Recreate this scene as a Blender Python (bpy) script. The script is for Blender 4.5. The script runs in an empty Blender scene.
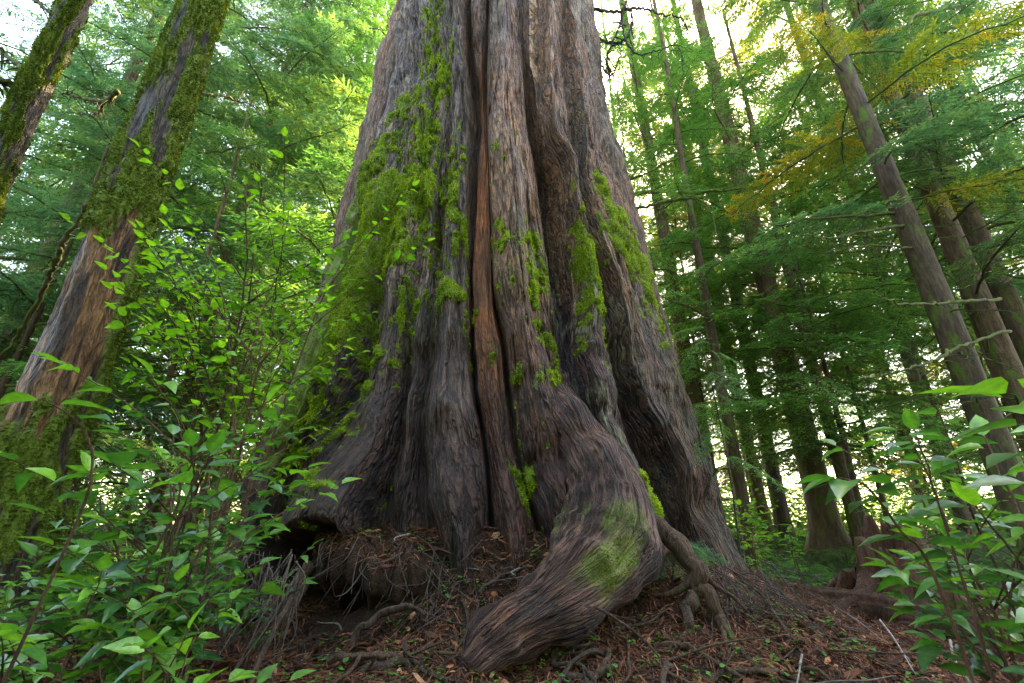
import bpy, math, time
import numpy as np
from mathutils import Vector, Matrix

T0 = time.time()
sc = bpy.context.scene
COL = sc.collection
rng = np.random.default_rng(11)
R = math.radians

# ------------------------------------------------------------------ camera
CAMZ, PITCH, F = 1.0, R(22.0), 455.0
cd = bpy.data.cameras.new("camera")
cd.sensor_width = 36.0
cd.lens = 36.0 * F / 1024.0
cd.clip_start = 0.05
cd.clip_end = 2000
cam = bpy.data.objects.new("camera", cd)
cam.location = (0, 0, CAMZ)
cam.rotation_euler = (math.pi / 2 + PITCH, 0, 0)
COL.objects.link(cam)
sc.camera = cam

CP, SP = math.cos(PITCH), math.sin(PITCH)


def ray(px, py):
    """direction through a pixel, scaled so that its horizontal y component is what it is (not normalised)"""
    a = (px - 512.0) / F
    b = (341.5 - py) / F
    return np.array([a, CP - SP * b, SP + CP * b])


def at(px, py, y):
    d = ray(px, py)
    t = y / d[1]
    return np.array([0, 0, CAMZ]) + d * t


# ------------------------------------------------------------------ noise
def _h(ix, iy, iz, seed):
    h = (ix.astype(np.int64) * 374761393 + iy.astype(np.int64) * 668265263 + iz.astype(np.int64) * 2147483647 + seed * 1274126177) & 0xFFFFFFFF
    h = ((h ^ (h >> 13)) * 1274126177) & 0xFFFFFFFF
    h = ((h ^ (h >> 16)) * 2246822519) & 0xFFFFFFFF
    h = h ^ (h >> 15)
    return (h & 0xFFFFFF) / float(0x7FFFFF) - 1.0


def vn(x, y, z=None, seed=0):
    x = np.asarray(x, float)
    y = np.asarray(y, float) + 0 * x
    x = x + 0 * y
    ix, iy = np.floor(x), np.floor(y)
    fx, fy = x - ix, y - iy
    sx = fx * fx * fx * (fx * (fx * 6 - 15) + 10)
    sy = fy * fy * fy * (fy * (fy * 6 - 15) + 10)
    if z is None:
        k = np.zeros_like(ix)
        a = _h(ix, iy, k, seed) * (1 - sx) + _h(ix + 1, iy, k, seed) * sx
        b = _h(ix, iy + 1, k, seed) * (1 - sx) + _h(ix + 1, iy + 1, k, seed) * sx
        return a * (1 - sy) + b * sy
    z = np.asarray(z, float) + 0 * x
    iz = np.floor(z)
    fz = z - iz
    sz = fz * fz * fz * (fz * (fz * 6 - 15) + 10)
    out = 0
    for dz, wz in ((0, 1 - sz), (1, sz)):
        a = _h(ix, iy, iz + dz, seed) * (1 - sx) + _h(ix + 1, iy, iz + dz, seed) * sx
        b = _h(ix, iy + 1, iz + dz, seed) * (1 - sx) + _h(ix + 1, iy + 1, iz + dz, seed) * sx
        out = out + (a * (1 - sy) + b * sy) * wz
    return out


def fbm(x, y, z=None, seed=0, octv=4, gain=.5):
    s, a, f = 0, 1.0, 1.0
    for i in range(octv):
        s = s + a * vn(x * f, y * f, None if z is None else z * f, seed + i * 17)
        a *= gain
        f *= 2.03
    return s


def sstep(a, b, x):
    t = np.clip((x - a) / (b - a), 0, 1)
    return t * t * (3 - 2 * t)


# ------------------------------------------------------------------ mesh building
class MB:
    """collects arrays of vertices, quads and triangles for ONE mesh"""

    def __init__(s):
        s.v, s.q, s.t, s.qm, s.tm, s.c, s.n = [], [], [], [], [], [], 0

    def add(s, v, q=None, t=None, m=0, c=None):
        v = np.asarray(v, float).reshape(-1, 3)
        if q is not None and len(q):
            q = np.asarray(q, np.int64).reshape(-1, 4) + s.n
            s.q.append(q)
            s.qm.append(np.full(len(q), m, np.int32))
        if t is not None and len(t):
            t = np.asarray(t, np.int64).reshape(-1, 3) + s.n
            s.t.append(t)
            s.tm.append(np.full(len(t), m, np.int32))
        s.v.append(v)
        if c is None:
            c = np.full(len(v), .5)
        s.c.append(np.broadcast_to(np.asarray(c, float), (len(v),)))
        s.n += len(v)

    def mesh(s, name, mats, smooth=True):
        v = np.concatenate(s.v)
        q = np.concatenate(s.q) if s.q else np.zeros((0, 4), np.int64)
        t = np.concatenate(s.t) if s.t else np.zeros((0, 3), np.int64)
        mi = np.concatenate(s.qm + s.tm) if (s.qm or s.tm) else np.zeros(0, np.int32)
        return raw_mesh(name, v, q, t, mats, mi, smooth, {"var": np.concatenate(s.c)})


def raw_mesh(name, v, q, t, mats, mi=None, smooth=True, attrs=None, uv=None):
    me = bpy.data.meshes.new(name)
    me.vertices.add(len(v))
    me.vertices.foreach_set("co", np.asarray(v, np.float32).ravel())
    nq, nt = len(q), len(t)
    loops = np.concatenate([np.asarray(q).ravel(), np.asarray(t).ravel()]).astype(np.int32)
    me.loops.add(len(loops))
    me.loops.foreach_set("vertex_index", loops)
    starts = np.concatenate([np.arange(nq) * 4, nq * 4 + np.arange(nt) * 3]).astype(np.int32)
    tot = np.concatenate([np.full(nq, 4), np.full(nt, 3)]).astype(np.int32)
    me.polygons.add(nq + nt)
    me.polygons.foreach_set("loop_start", starts)
    me.polygons.foreach_set("loop_total", tot)
    if mi is not None:
        me.polygons.foreach_set("material_index", np.asarray(mi, np.int32))
    me.polygons.foreach_set("use_smooth", np.full(nq + nt, smooth, bool))
    for k, a in (attrs or {}).items():
        a = np.asarray(a, np.float32)
        if a.ndim == 1:
            me.attributes.new(k, 'FLOAT', 'POINT').data.foreach_set("value", a)
        else:
            c4 = np.ones((len(a), 4), np.float32)
            c4[:, :3] = a
            me.attributes.new(k, 'FLOAT_COLOR', 'POINT').data.foreach_set("color", c4.ravel())
    if uv is not None:
        me.uv_layers.new(name="UVMap").data.foreach_set("uv", np.asarray(uv, np.float32)[loops].ravel())
    for m in mats:
        me.materials.append(m)
    me.update()
    me.validate()
    return me


def link(name, data, parent=None, loc=None, rot=None, scale=None):
    o = bpy.data.objects.new(name, data)
    COL.objects.link(o)
    if parent is not None:
        o.parent = parent
    if loc is not None:
        o.location = loc
    if rot is not None:
        o.rotation_euler = rot
    if scale is not None:
        o.scale = (scale,) * 3 if np.isscalar(scale) else scale
    return o


def tag(o, label=None, cat=None, group=None, kind=None):
    for k, v in (("label", label), ("category", cat), ("group", group), ("kind", kind)):
        if v:
            o[k] = v
    return o


def thing(name, label, cat, loc=(0, 0, 0), rz=0, group=None):
    o = link(name, None, loc=loc, rot=(0, 0, rz))
    o.empty_display_size = .1
    return tag(o, label, cat, group)


def tube(mb, pts, rad, seg=8, m=0, c=.5, wob=0, seed=0, cap=True):
    """swept tube through points with per-point radii"""
    p = np.asarray(pts, float)
    n = len(p)
    rad = np.broadcast_to(np.asarray(rad, float), (n,))
    tg = np.gradient(p, axis=0)
    tg /= np.linalg.norm(tg, axis=1, keepdims=True) + 1e-9
    ref = np.array([0, 0, 1.0]) if abs(tg[0, 2]) < .9 else np.array([1.0, 0, 0])
    u = np.cross(tg[0], ref)
    u /= np.linalg.norm(u)
    us = []
    for i in range(n):
        u = u - tg[i] * np.dot(u, tg[i])
        u /= np.linalg.norm(u) + 1e-9
        us.append(u)
    us = np.array(us)
    ws = np.cross(tg, us)
    a = np.arange(seg) / seg * 2 * np.pi
    rr = rad[:, None] * np.ones((1, seg))
    if wob:
        rr = rr * (1 + wob * vn(np.cos(a)[None] * 1.3 + 9 + np.arange(n)[:, None] * .35, np.sin(a)[None] * 1.3 + 7, seed=seed))
    v = p[:, None] + rr[..., None] * (us[:, None] * np.cos(a)[None, :, None] + ws[:, None] * np.sin(a)[None, :, None])
    i, j = np.meshgrid(np.arange(n - 1), np.arange(seg), indexing='ij')
    q = np.stack([i * seg + j, i * seg + (j + 1) % seg, (i + 1) * seg + (j + 1) % seg, (i + 1) * seg + j], -1).reshape(-1, 4)
    v = v.reshape(-1, 3)
    t = []
    if cap:
        v = np.concatenate([v, p[:1] - tg[:1] * rad[0] * .3, p[-1:] + tg[-1:] * rad[-1] * .5])
        k = n * seg
        jj = np.arange(seg)
        t = np.concatenate([np.stack([np.full(seg, k), (jj + 1) % seg, jj], -1), np.stack([np.full(seg, k + 1), (n - 1) * seg + jj, (n - 1) * seg + (jj + 1) % seg], -1)])
    mb.add(v, q, t, m, c)


def spline(pts, n):
    """Catmull-Rom through points (any dimension), n samples"""
    p = np.asarray(pts, float)
    k = len(p)
    p = np.concatenate([2 * p[:1] - p[1:2], p, 2 * p[-1:] - p[-2:-1]])
    s = np.linspace(0, k - 1 - 1e-6, n)
    i = s.astype(int)
    t = (s - i)[:, None]
    a, b, c, d = p[i], p[i + 1], p[i + 2], p[i + 3]
    return .5 * (2 * b + (c - a) * t + (2 * a - 5 * b + 4 * c - d) * t ** 2 + (3 * b - a - 3 * c + d) * t ** 3)


# ------------------------------------------------------------------ materials
class NT:
    def __init__(s, name):
        s.m = bpy.data.materials.new(name)
        s.m.use_nodes = True
        s.t = s.m.node_tree
        s.t.nodes.clear()
        s.out = s.t.nodes.new("ShaderNodeOutputMaterial")

    def n(s, typ, **kw):
        nd = s.t.nodes.new(typ)
        for k, v in kw.items():
            if k.startswith("i_"):
                nd.inputs[k[2:].replace("_", " ")].default_value = v
            else:
                setattr(nd, k, v)
        return nd

    def l(s, a, b):
        s.t.links.new(a, b)

    def mix(s, fac, a, b, typ='MIX'):
        x = s.n("ShaderNodeMix", data_type='RGBA', blend_type=typ)
        for inp, v in ((x.inputs[0], fac), (x.inputs[6], a), (x.inputs[7], b)):
            if hasattr(v, "links"):
                s.l(v, inp)
            elif np.isscalar(v):
                inp.default_value = v
            else:
                inp.default_value = (*v, 1)
        return x.outputs[2]

    def ramp(s, fac, stops):
        r = s.n("ShaderNodeValToRGB")
        e = r.color_ramp.elements
        while len(e) < len(stops):
            e.new(.5)
        for i, (p, c) in enumerate(stops):
            e[i].position = p
            e[i].color = (*c, 1) if not np.isscalar(c) else (c, c, c, 1)
        s.l(fac, r.inputs[0])
        return r.outputs[0]

    def noise(s, vec, scale, detail=4, rough=.6, stretch=None):
        nz = s.n("ShaderNodeTexNoise", i_Scale=scale, i_Detail=detail, i_Roughness=rough)
        if stretch is not None:
            mp = s.n("ShaderNodeMapping")
            mp.inputs["Scale"].default_value = stretch
            s.l(vec, mp.inputs[0])
            vec = mp.outputs[0]
        s.l(vec, nz.inputs["Vector"])
        return nz.outputs["Fac"]

    def attr(s, name):
        return s.n("ShaderNodeAttribute", attribute_name=name)

    def finish(s, col, rough=.8, spec=.3, bump=None, bstr=.5, bdist=.01):
        p = s.n("ShaderNodeBsdfPrincipled")
        s.l(col, p.inputs["Base Color"])
        if hasattr(rough, "links"):
            s.l(rough, p.inputs["Roughness"])
        else:
            p.inputs["Roughness"].default_value = rough
        p.inputs["Specular IOR Level"].default_value = spec
        if bump is not None:
            b = s.n("ShaderNodeBump", i_Strength=bstr, i_Distance=bdist)
            s.l(bump, b.inputs["Height"])
            s.l(b.outputs[0], p.inputs["Normal"])
        s.l(p.outputs[0], s.out.inputs[0])
        s.p = p
        return s.m


def mat_cedar():
    t = NT("cedar_bark")
    uv = t.n("ShaderNodeUVMap").outputs[0]
    c = t.attr("col").outputs["Color"]
    moss = t.attr("moss").outputs["Fac"]
    f1 = t.noise(uv, 1, 6, .72, (19, 2.2, 1))
    f2 = t.noise(uv, 1, 5, .7, (52, 15, 1))
    f3 = t.noise(uv, 1, 4, .6, (3, 1.2, 1))
    def crack(stretch, wid, det):
        n = t.noise(uv, 1, det, .55, stretch)
        a_ = t.n("ShaderNodeMath", operation='SUBTRACT')
        t.l(n, a_.inputs[0])
        a_.inputs[1].default_value = .5
        b_ = t.n("ShaderNodeMath", operation='ABSOLUTE')
        t.l(a_.outputs[0], b_.inputs[0])
        return t.ramp(b_.outputs[0], [(0., 0.), (wid, 1.)])
    k1 = crack((7, .95, 1), .05, 5)
    k2 = crack((19, 3.4, 1), .075, 3)
    wm = t.attr("woodm").outputs["Fac"]
    s1 = t.ramp(f1, [(.32, .5), (.5, .95), (.66, 1.6)])
    s2 = t.ramp(f2, [(.32, .66), (.68, 1.36)])
    col = t.mix(1.0, c, s1, 'MULTIPLY')
    col = t.mix(1.0, col, s2, 'MULTIPLY')
    kk = t.n("ShaderNodeMath", operation='MULTIPLY')
    t.l(t.ramp(k1, [(0, .28), (1, 1.)]), kk.inputs[0])
    t.l(t.ramp(k2, [(0, .45), (1, 1.)]), kk.inputs[1])
    kw = t.n("ShaderNodeMix", data_type='FLOAT')
    t.l(wm, kw.inputs[0])
    t.l(kk.outputs[0], kw.inputs[2])
    kw.inputs[3].default_value = .85
    col = t.mix(1.0, col, kw.outputs[0], 'MULTIPLY')
    mg = t.noise(uv, 1, 5, .7, (34, 34, 1))
    mcol = t.ramp(mg, [(.25, (.04, .08, .008)), (.5, (.14, .22, .014)), (.75, (.29, .37, .025))])
    col = t.mix(moss, col, mcol)
    hb = t.n("ShaderNodeMath", operation='ADD')
    t.l(f1, hb.inputs[0])
    t.l(f2, hb.inputs[1])
    mm = t.n("ShaderNodeMix", data_type='FLOAT')
    t.l(moss, mm.inputs[0])
    hc = t.n("ShaderNodeMath", operation='MULTIPLY_ADD')
    t.l(kw.outputs[0], hc.inputs[0])
    hc.inputs[1].default_value = 1.6
    t.l(hb.outputs[0], hc.inputs[2])
    t.l(hc.outputs[0], mm.inputs[2])
    mg2 = t.n("ShaderNodeMath", operation='MULTIPLY')
    t.l(mg, mg2.inputs[0])
    mg2.inputs[1].default_value = 2.2
    t.l(mg2.outputs[0], mm.inputs[3])
    rr = t.ramp(f3, [(.35, .42), (.65, .8)])
    return t.finish(col, rr, .35, mm.outputs[0], 1.0, .03)


def mat_bark(name, c1, c2, moss=0.0, mosscol=(.07, .11, .015), scale=1.0):
    """vertical furrowed bark in object space; c1/c2 two bark colours, moss patches by noise"""
    t = NT(name)
    tc = t.n("ShaderNodeTexCoord").outputs["Object"]
    oi = t.n("ShaderNodeObjectInfo").outputs["Random"]
    f1 = t.noise(tc, 1, 6, .65, (26 * scale, 26 * scale, 4.5 * scale))
    f2 = t.noise(tc, 1, 4, .6, (5 * scale, 5 * scale, 1.6 * scale))
    col = t.mix(t.ramp(f1, [(.3, 0.), (.7, 1.)]), c1, c2)
    col = t.mix(1.0, col, t.ramp(f2, [(.3, .55), (.7, 1.4)]), 'MULTIPLY')
    col = t.mix(1.0, col, t.ramp(oi, [(0, (.7, .75, .8)), (1, (1.3, 1.2, 1.05))]), 'MULTIPLY')
    if moss:
        f3 = t.noise(tc, 1, 6, .7, (4.5 * scale, 4.5 * scale, 1.8 * scale))
        f4 = t.noise(tc, 60 * scale, 3, .7)
        mc = t.mix(f4, tuple(x * .45 for x in mosscol), tuple(x * 1.7 for x in mosscol))
        k = .62 - moss * .3
        col = t.mix(t.ramp(f3, [(k, 0.), (k + .09, 1.)]), col, mc)
    return t.finish(col, .85, .25, f1, .9, .03)


def mat_leaf(name, stops, trans, tfac=.45, rough=.45, spec=.4, var=True):
    """leaf with per-leaf variation ('var'), per-plant random and light passing through"""
    t = NT(name)
    oi = t.n("ShaderNodeObjectInfo").outputs["Random"]
    v = t.attr("var").outputs["Fac"]
    s = t.n("ShaderNodeMath", operation='MULTIPLY_ADD')
    t.l(oi, s.inputs[0])
    s.inputs[1].default_value = .35
    t.l(v, s.inputs[2])
    ad = t.n("ShaderNodeMath", operation='SUBTRACT')
    t.l(s.outputs[0], ad.inputs[0])
    ad.inputs[1].default_value = .17
    col = t.ramp(ad.outputs[0], stops)
    if name.endswith('leaf'):
        tc = t.n("ShaderNodeTexCoord").outputs["Object"]
        col = t.mix(1.0, col, t.ramp(t.noise(tc, 38, 4, .7), [(.3, .62), (.7, 1.3)]), 'MULTIPLY')
    p = t.n("ShaderNodeBsdfPrincipled")
    t.l(col, p.inputs["Base Color"])
    p.inputs["Roughness"].default_value = rough
    p.inputs["Specular IOR Level"].default_value = spec
    tr = t.n("ShaderNodeBsdfTranslucent")
    t.l(t.mix(1.0, col, trans, 'MULTIPLY'), tr.inputs[0])
    ms = t.n("ShaderNodeMixShader")
    ms.inputs[0].default_value = tfac
    t.l(p.outputs[0], ms.inputs[1])
    t.l(tr.outputs[0], ms.inputs[2])
    t.l(ms.outputs[0], t.out.inputs[0])
    return t.m


def mat_var(name, stops, rough=.85, spec=.25, nscale=40, bstr=.5, tfac=0):
    """solid material coloured by the per-piece 'var' attribute with noise grain"""
    t = NT(name)
    v = t.attr("var").outputs["Fac"]
    tc = t.n("ShaderNodeTexCoord").outputs["Object"]
    f = t.noise(tc, nscale, 4, .65)
    col = t.ramp(v, stops)
    col = t.mix(1.0, col, t.ramp(f, [(.3, .55), (.7, 1.4)]), 'MULTIPLY')
    return t.finish(col, rough, spec, f, bstr, .01)


M_CEDAR = mat_cedar()
M_MOSS = mat_leaf("moss_tufts", [(0, (.05, .10, .008)), (.5, (.20, .29, .016)), (1, (.38, .45, .03))], (1.5, 1.6, .8), .4, .8, .1)
M_DMOSS = mat_leaf("dark_moss_tufts", [(0, (.03, .045, .008)), (.5, (.07, .10, .014)), (1, (.15, .19, .03))], (1.5, 1.6, .8), .3, .8, .1)
M_FMOSS = mat_leaf("damp_moss_tufts", [(0, (.025, .055, .008)), (.5, (.07, .13, .012)), (1, (.17, .24, .02))], (1.5, 1.6, .8), .35, .8, .1)
M_BARK = mat_bark("conifer_bark", (.040, .026, .016), (.13, .085, .05), .3)
M_BARKM = mat_bark("mossy_conifer_bark", (.05, .042, .034), (.12, .10, .075), .75, (.085, .105, .02))
M_BRANCH = mat_bark("branch_bark", (.035, .028, .02), (.08, .065, .04), .7, (.06, .075, .014), 2)
M_TWIG = mat_bark("dead_twig_bark", (.03, .026, .022), (.07, .058, .045), .25, (.05, .06, .015), 2)
M_STEM = mat_bark("shrub_stem", (.06, .028, .018), (.12, .065, .04), .1, (.05, .06, .015), 3)
M_NEEDLE = mat_leaf("conifer_needles", [(0, (.035, .085, .045)), (.35, (.06, .14, .06)), (.7, (.10, .19, .062)), (1, (.17, .24, .055))], (1.25, 1.45, .85), 0.48, 0.5, 0.28)
M_BLUE = mat_leaf("blue_green_needles", [(0, (.032, .085, .055)), (.4, (.055, .13, .08)), (.75, (.085, .175, .085)), (1, (.14, .2, .06))], (1.5, 1.7, .9), 0.5, 0.5, 0.28)
M_SUNLIT = mat_leaf("sunlit_gold_needles", [(0, (.06, .11, .025)), (.4, (.12, .17, .03)), (.75, (.2, .22, .035)), (1, (.32, .24, .035))], (1.8, 1.6, .6), 0.5, 0.5, 0.28)  # golden sunlight on the boughs, put into the needle colour
M_FRESH = mat_leaf("fresh_green_needles", [(0, (.045, .125, .035)), (.4, (.08, .19, .05)), (.75, (.125, .25, .06)), (1, (.18, .31, .07))], (1.15, 1.5, .85), 0.48, 0.5, 0.28)
M_SALAL = mat_leaf("leathery_leaf", [(0, (.009, .042, .015)), (.4, (.020, .085, .022)), (.75, (.045, .15, .026)), (1, (.11, .26, .03))], (1.9, 2.0, .7), 0.3, 0.33, 0.5)
M_THIN = mat_leaf("thin_bright_leaf", [(0, (.04, .13, .015)), (.4, (.07, .21, .022)), (.75, (.11, .28, .026)), (1, (.17, .34, .035))], (1.7, 1.7, .6), 0.5, 0.5, 0.28)
M_HERB = mat_leaf("undergrowth_leaf", [(0, (.03, .09, .02)), (.4, (.05, .15, .03)), (.75, (.08, .21, .03)), (1, (.14, .27, .035))], (1.7, 1.8, .7), 0.45, 0.5, 0.28)
M_ROOT = mat_bark("root_bark", (.024, .014, .009), (.12, .072, .046), .15, (.05, .07, .012), 2.6)
M_LITTER = mat_var("needle_litter", [(0, (.026, .012, .008)), (.35, (.075, .028, .015)), (.65, (.15, .052, .023)), (.88, (.27, .10, .038)), (1, (.34, .20, .11))])
M_STICK = mat_var("grey_stick", [(0, (.05, .036, .028)), (.6, (.12, .09, .07)), (1, (.24, .2, .17))])
M_LOG = mat_bark("rotten_wood", (.012, .006, .004), (.13, .055, .03), .12, (.05, .07, .012), 2.4)


def mat_ground():
    t = NT("forest_soil")
    tc = t.n("ShaderNodeTexCoord").outputs["Object"]
    f1 = t.noise(tc, 26, 6, .7)
    f2 = t.noise(tc, 2.1, 5, .6)
    f3 = t.noise(tc, 130, 3, .7)
    col = t.ramp(f1, [(.3, (.018, .010, .007)), (.5, (.055, .025, .015)), (.72, (.12, .05, .027))])
    col = t.mix(1.0, col, t.ramp(f3, [(.3, .5), (.7, 1.5)]), 'MULTIPLY')
    far = t.attr("far").outputs["Fac"]
    g = t.mix(f1, (.018, .034, .010), (.06, .09, .022))
    col = t.mix(t.ramp(f2, [(.40, 0.), (.6, .35)]), col, (.022, .03, .010))
    col = t.mix(far, col, g)
    ad = t.n("ShaderNodeMath", operation='ADD')
    t.l(f1, ad.inputs[0])
    t.l(f3, ad.inputs[1])
    return t.finish(col, .9, .2, ad.outputs[0], 1.0, .025)


M_GROUND = mat_ground()

# ------------------------------------------------------------------ giant cedar: measured outline
CY = 7.5
SIL = np.array([(0, 398, 592), (50, 386, 598), (100, 373, 605), (150, 360, 617), (200, 346, 632), (250, 333, 646), (300, 320, 660), (350, 306, 675),
                (400, 290, 688), (450, 274, 702), (500, 258, 715), (540, 250, 724), (575, 246, 731)], float)


def sil_table():
    rows = []
    for py, xl, xr in SIL:
        dl, dr = ray(xl, py), ray(xr, py)
        al, ar = math.atan2(dl[0], dl[1]), math.atan2(dr[0], dr[1])
        mid, half = (al + ar) / 2, (ar - al) / 2
        D = CY / math.cos(mid)
        Rr = D * math.sin(half)
        tang = D * math.cos(half)
        z = CAMZ + tang * .5 * (dl[2] / math.hypot(dl[0], dl[1]) + dr[2] / math.hypot(dr[0], dr[1]))
        rows.append((z, CY * math.tan(mid), Rr))
    return np.array(sorted(rows))


ST = sil_table()
# extend the table up beyond the frame
s1 = (ST[-1] - ST[-4])
top = ST[-1] + s1 * ((18.0 - ST[-1, 0]) / s1[0])
top[2] = max(top[2], 1.85)
ST = np.vstack([ST, top])


def axis_x(z):
    return np.interp(z, ST[:, 0], ST[:, 1])


def base_r(z):
    return np.interp(z, ST[:, 0], ST[:, 2])


def hit(px, py, d=0.0):
    """where a pixel's ray meets the smooth trunk (radius + d): theta (0 = towards camera), z"""
    r = ray(px, py)
    t = np.linspace(2.5, 9.5, 1400) / r[1]
    z = CAMZ + r[2] * t
    q = np.hypot(r[0] * t - axis_x(z), r[1] * t - CY) - (base_r(z) + d)
    k = np.argmax(q < 0) if (q < 0).any() else int(np.argmin(q))
    x, y = r[0] * t[k], r[1] * t[k]
    return math.atan2(x - axis_x(z[k]), CY - y), z[k]


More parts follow.
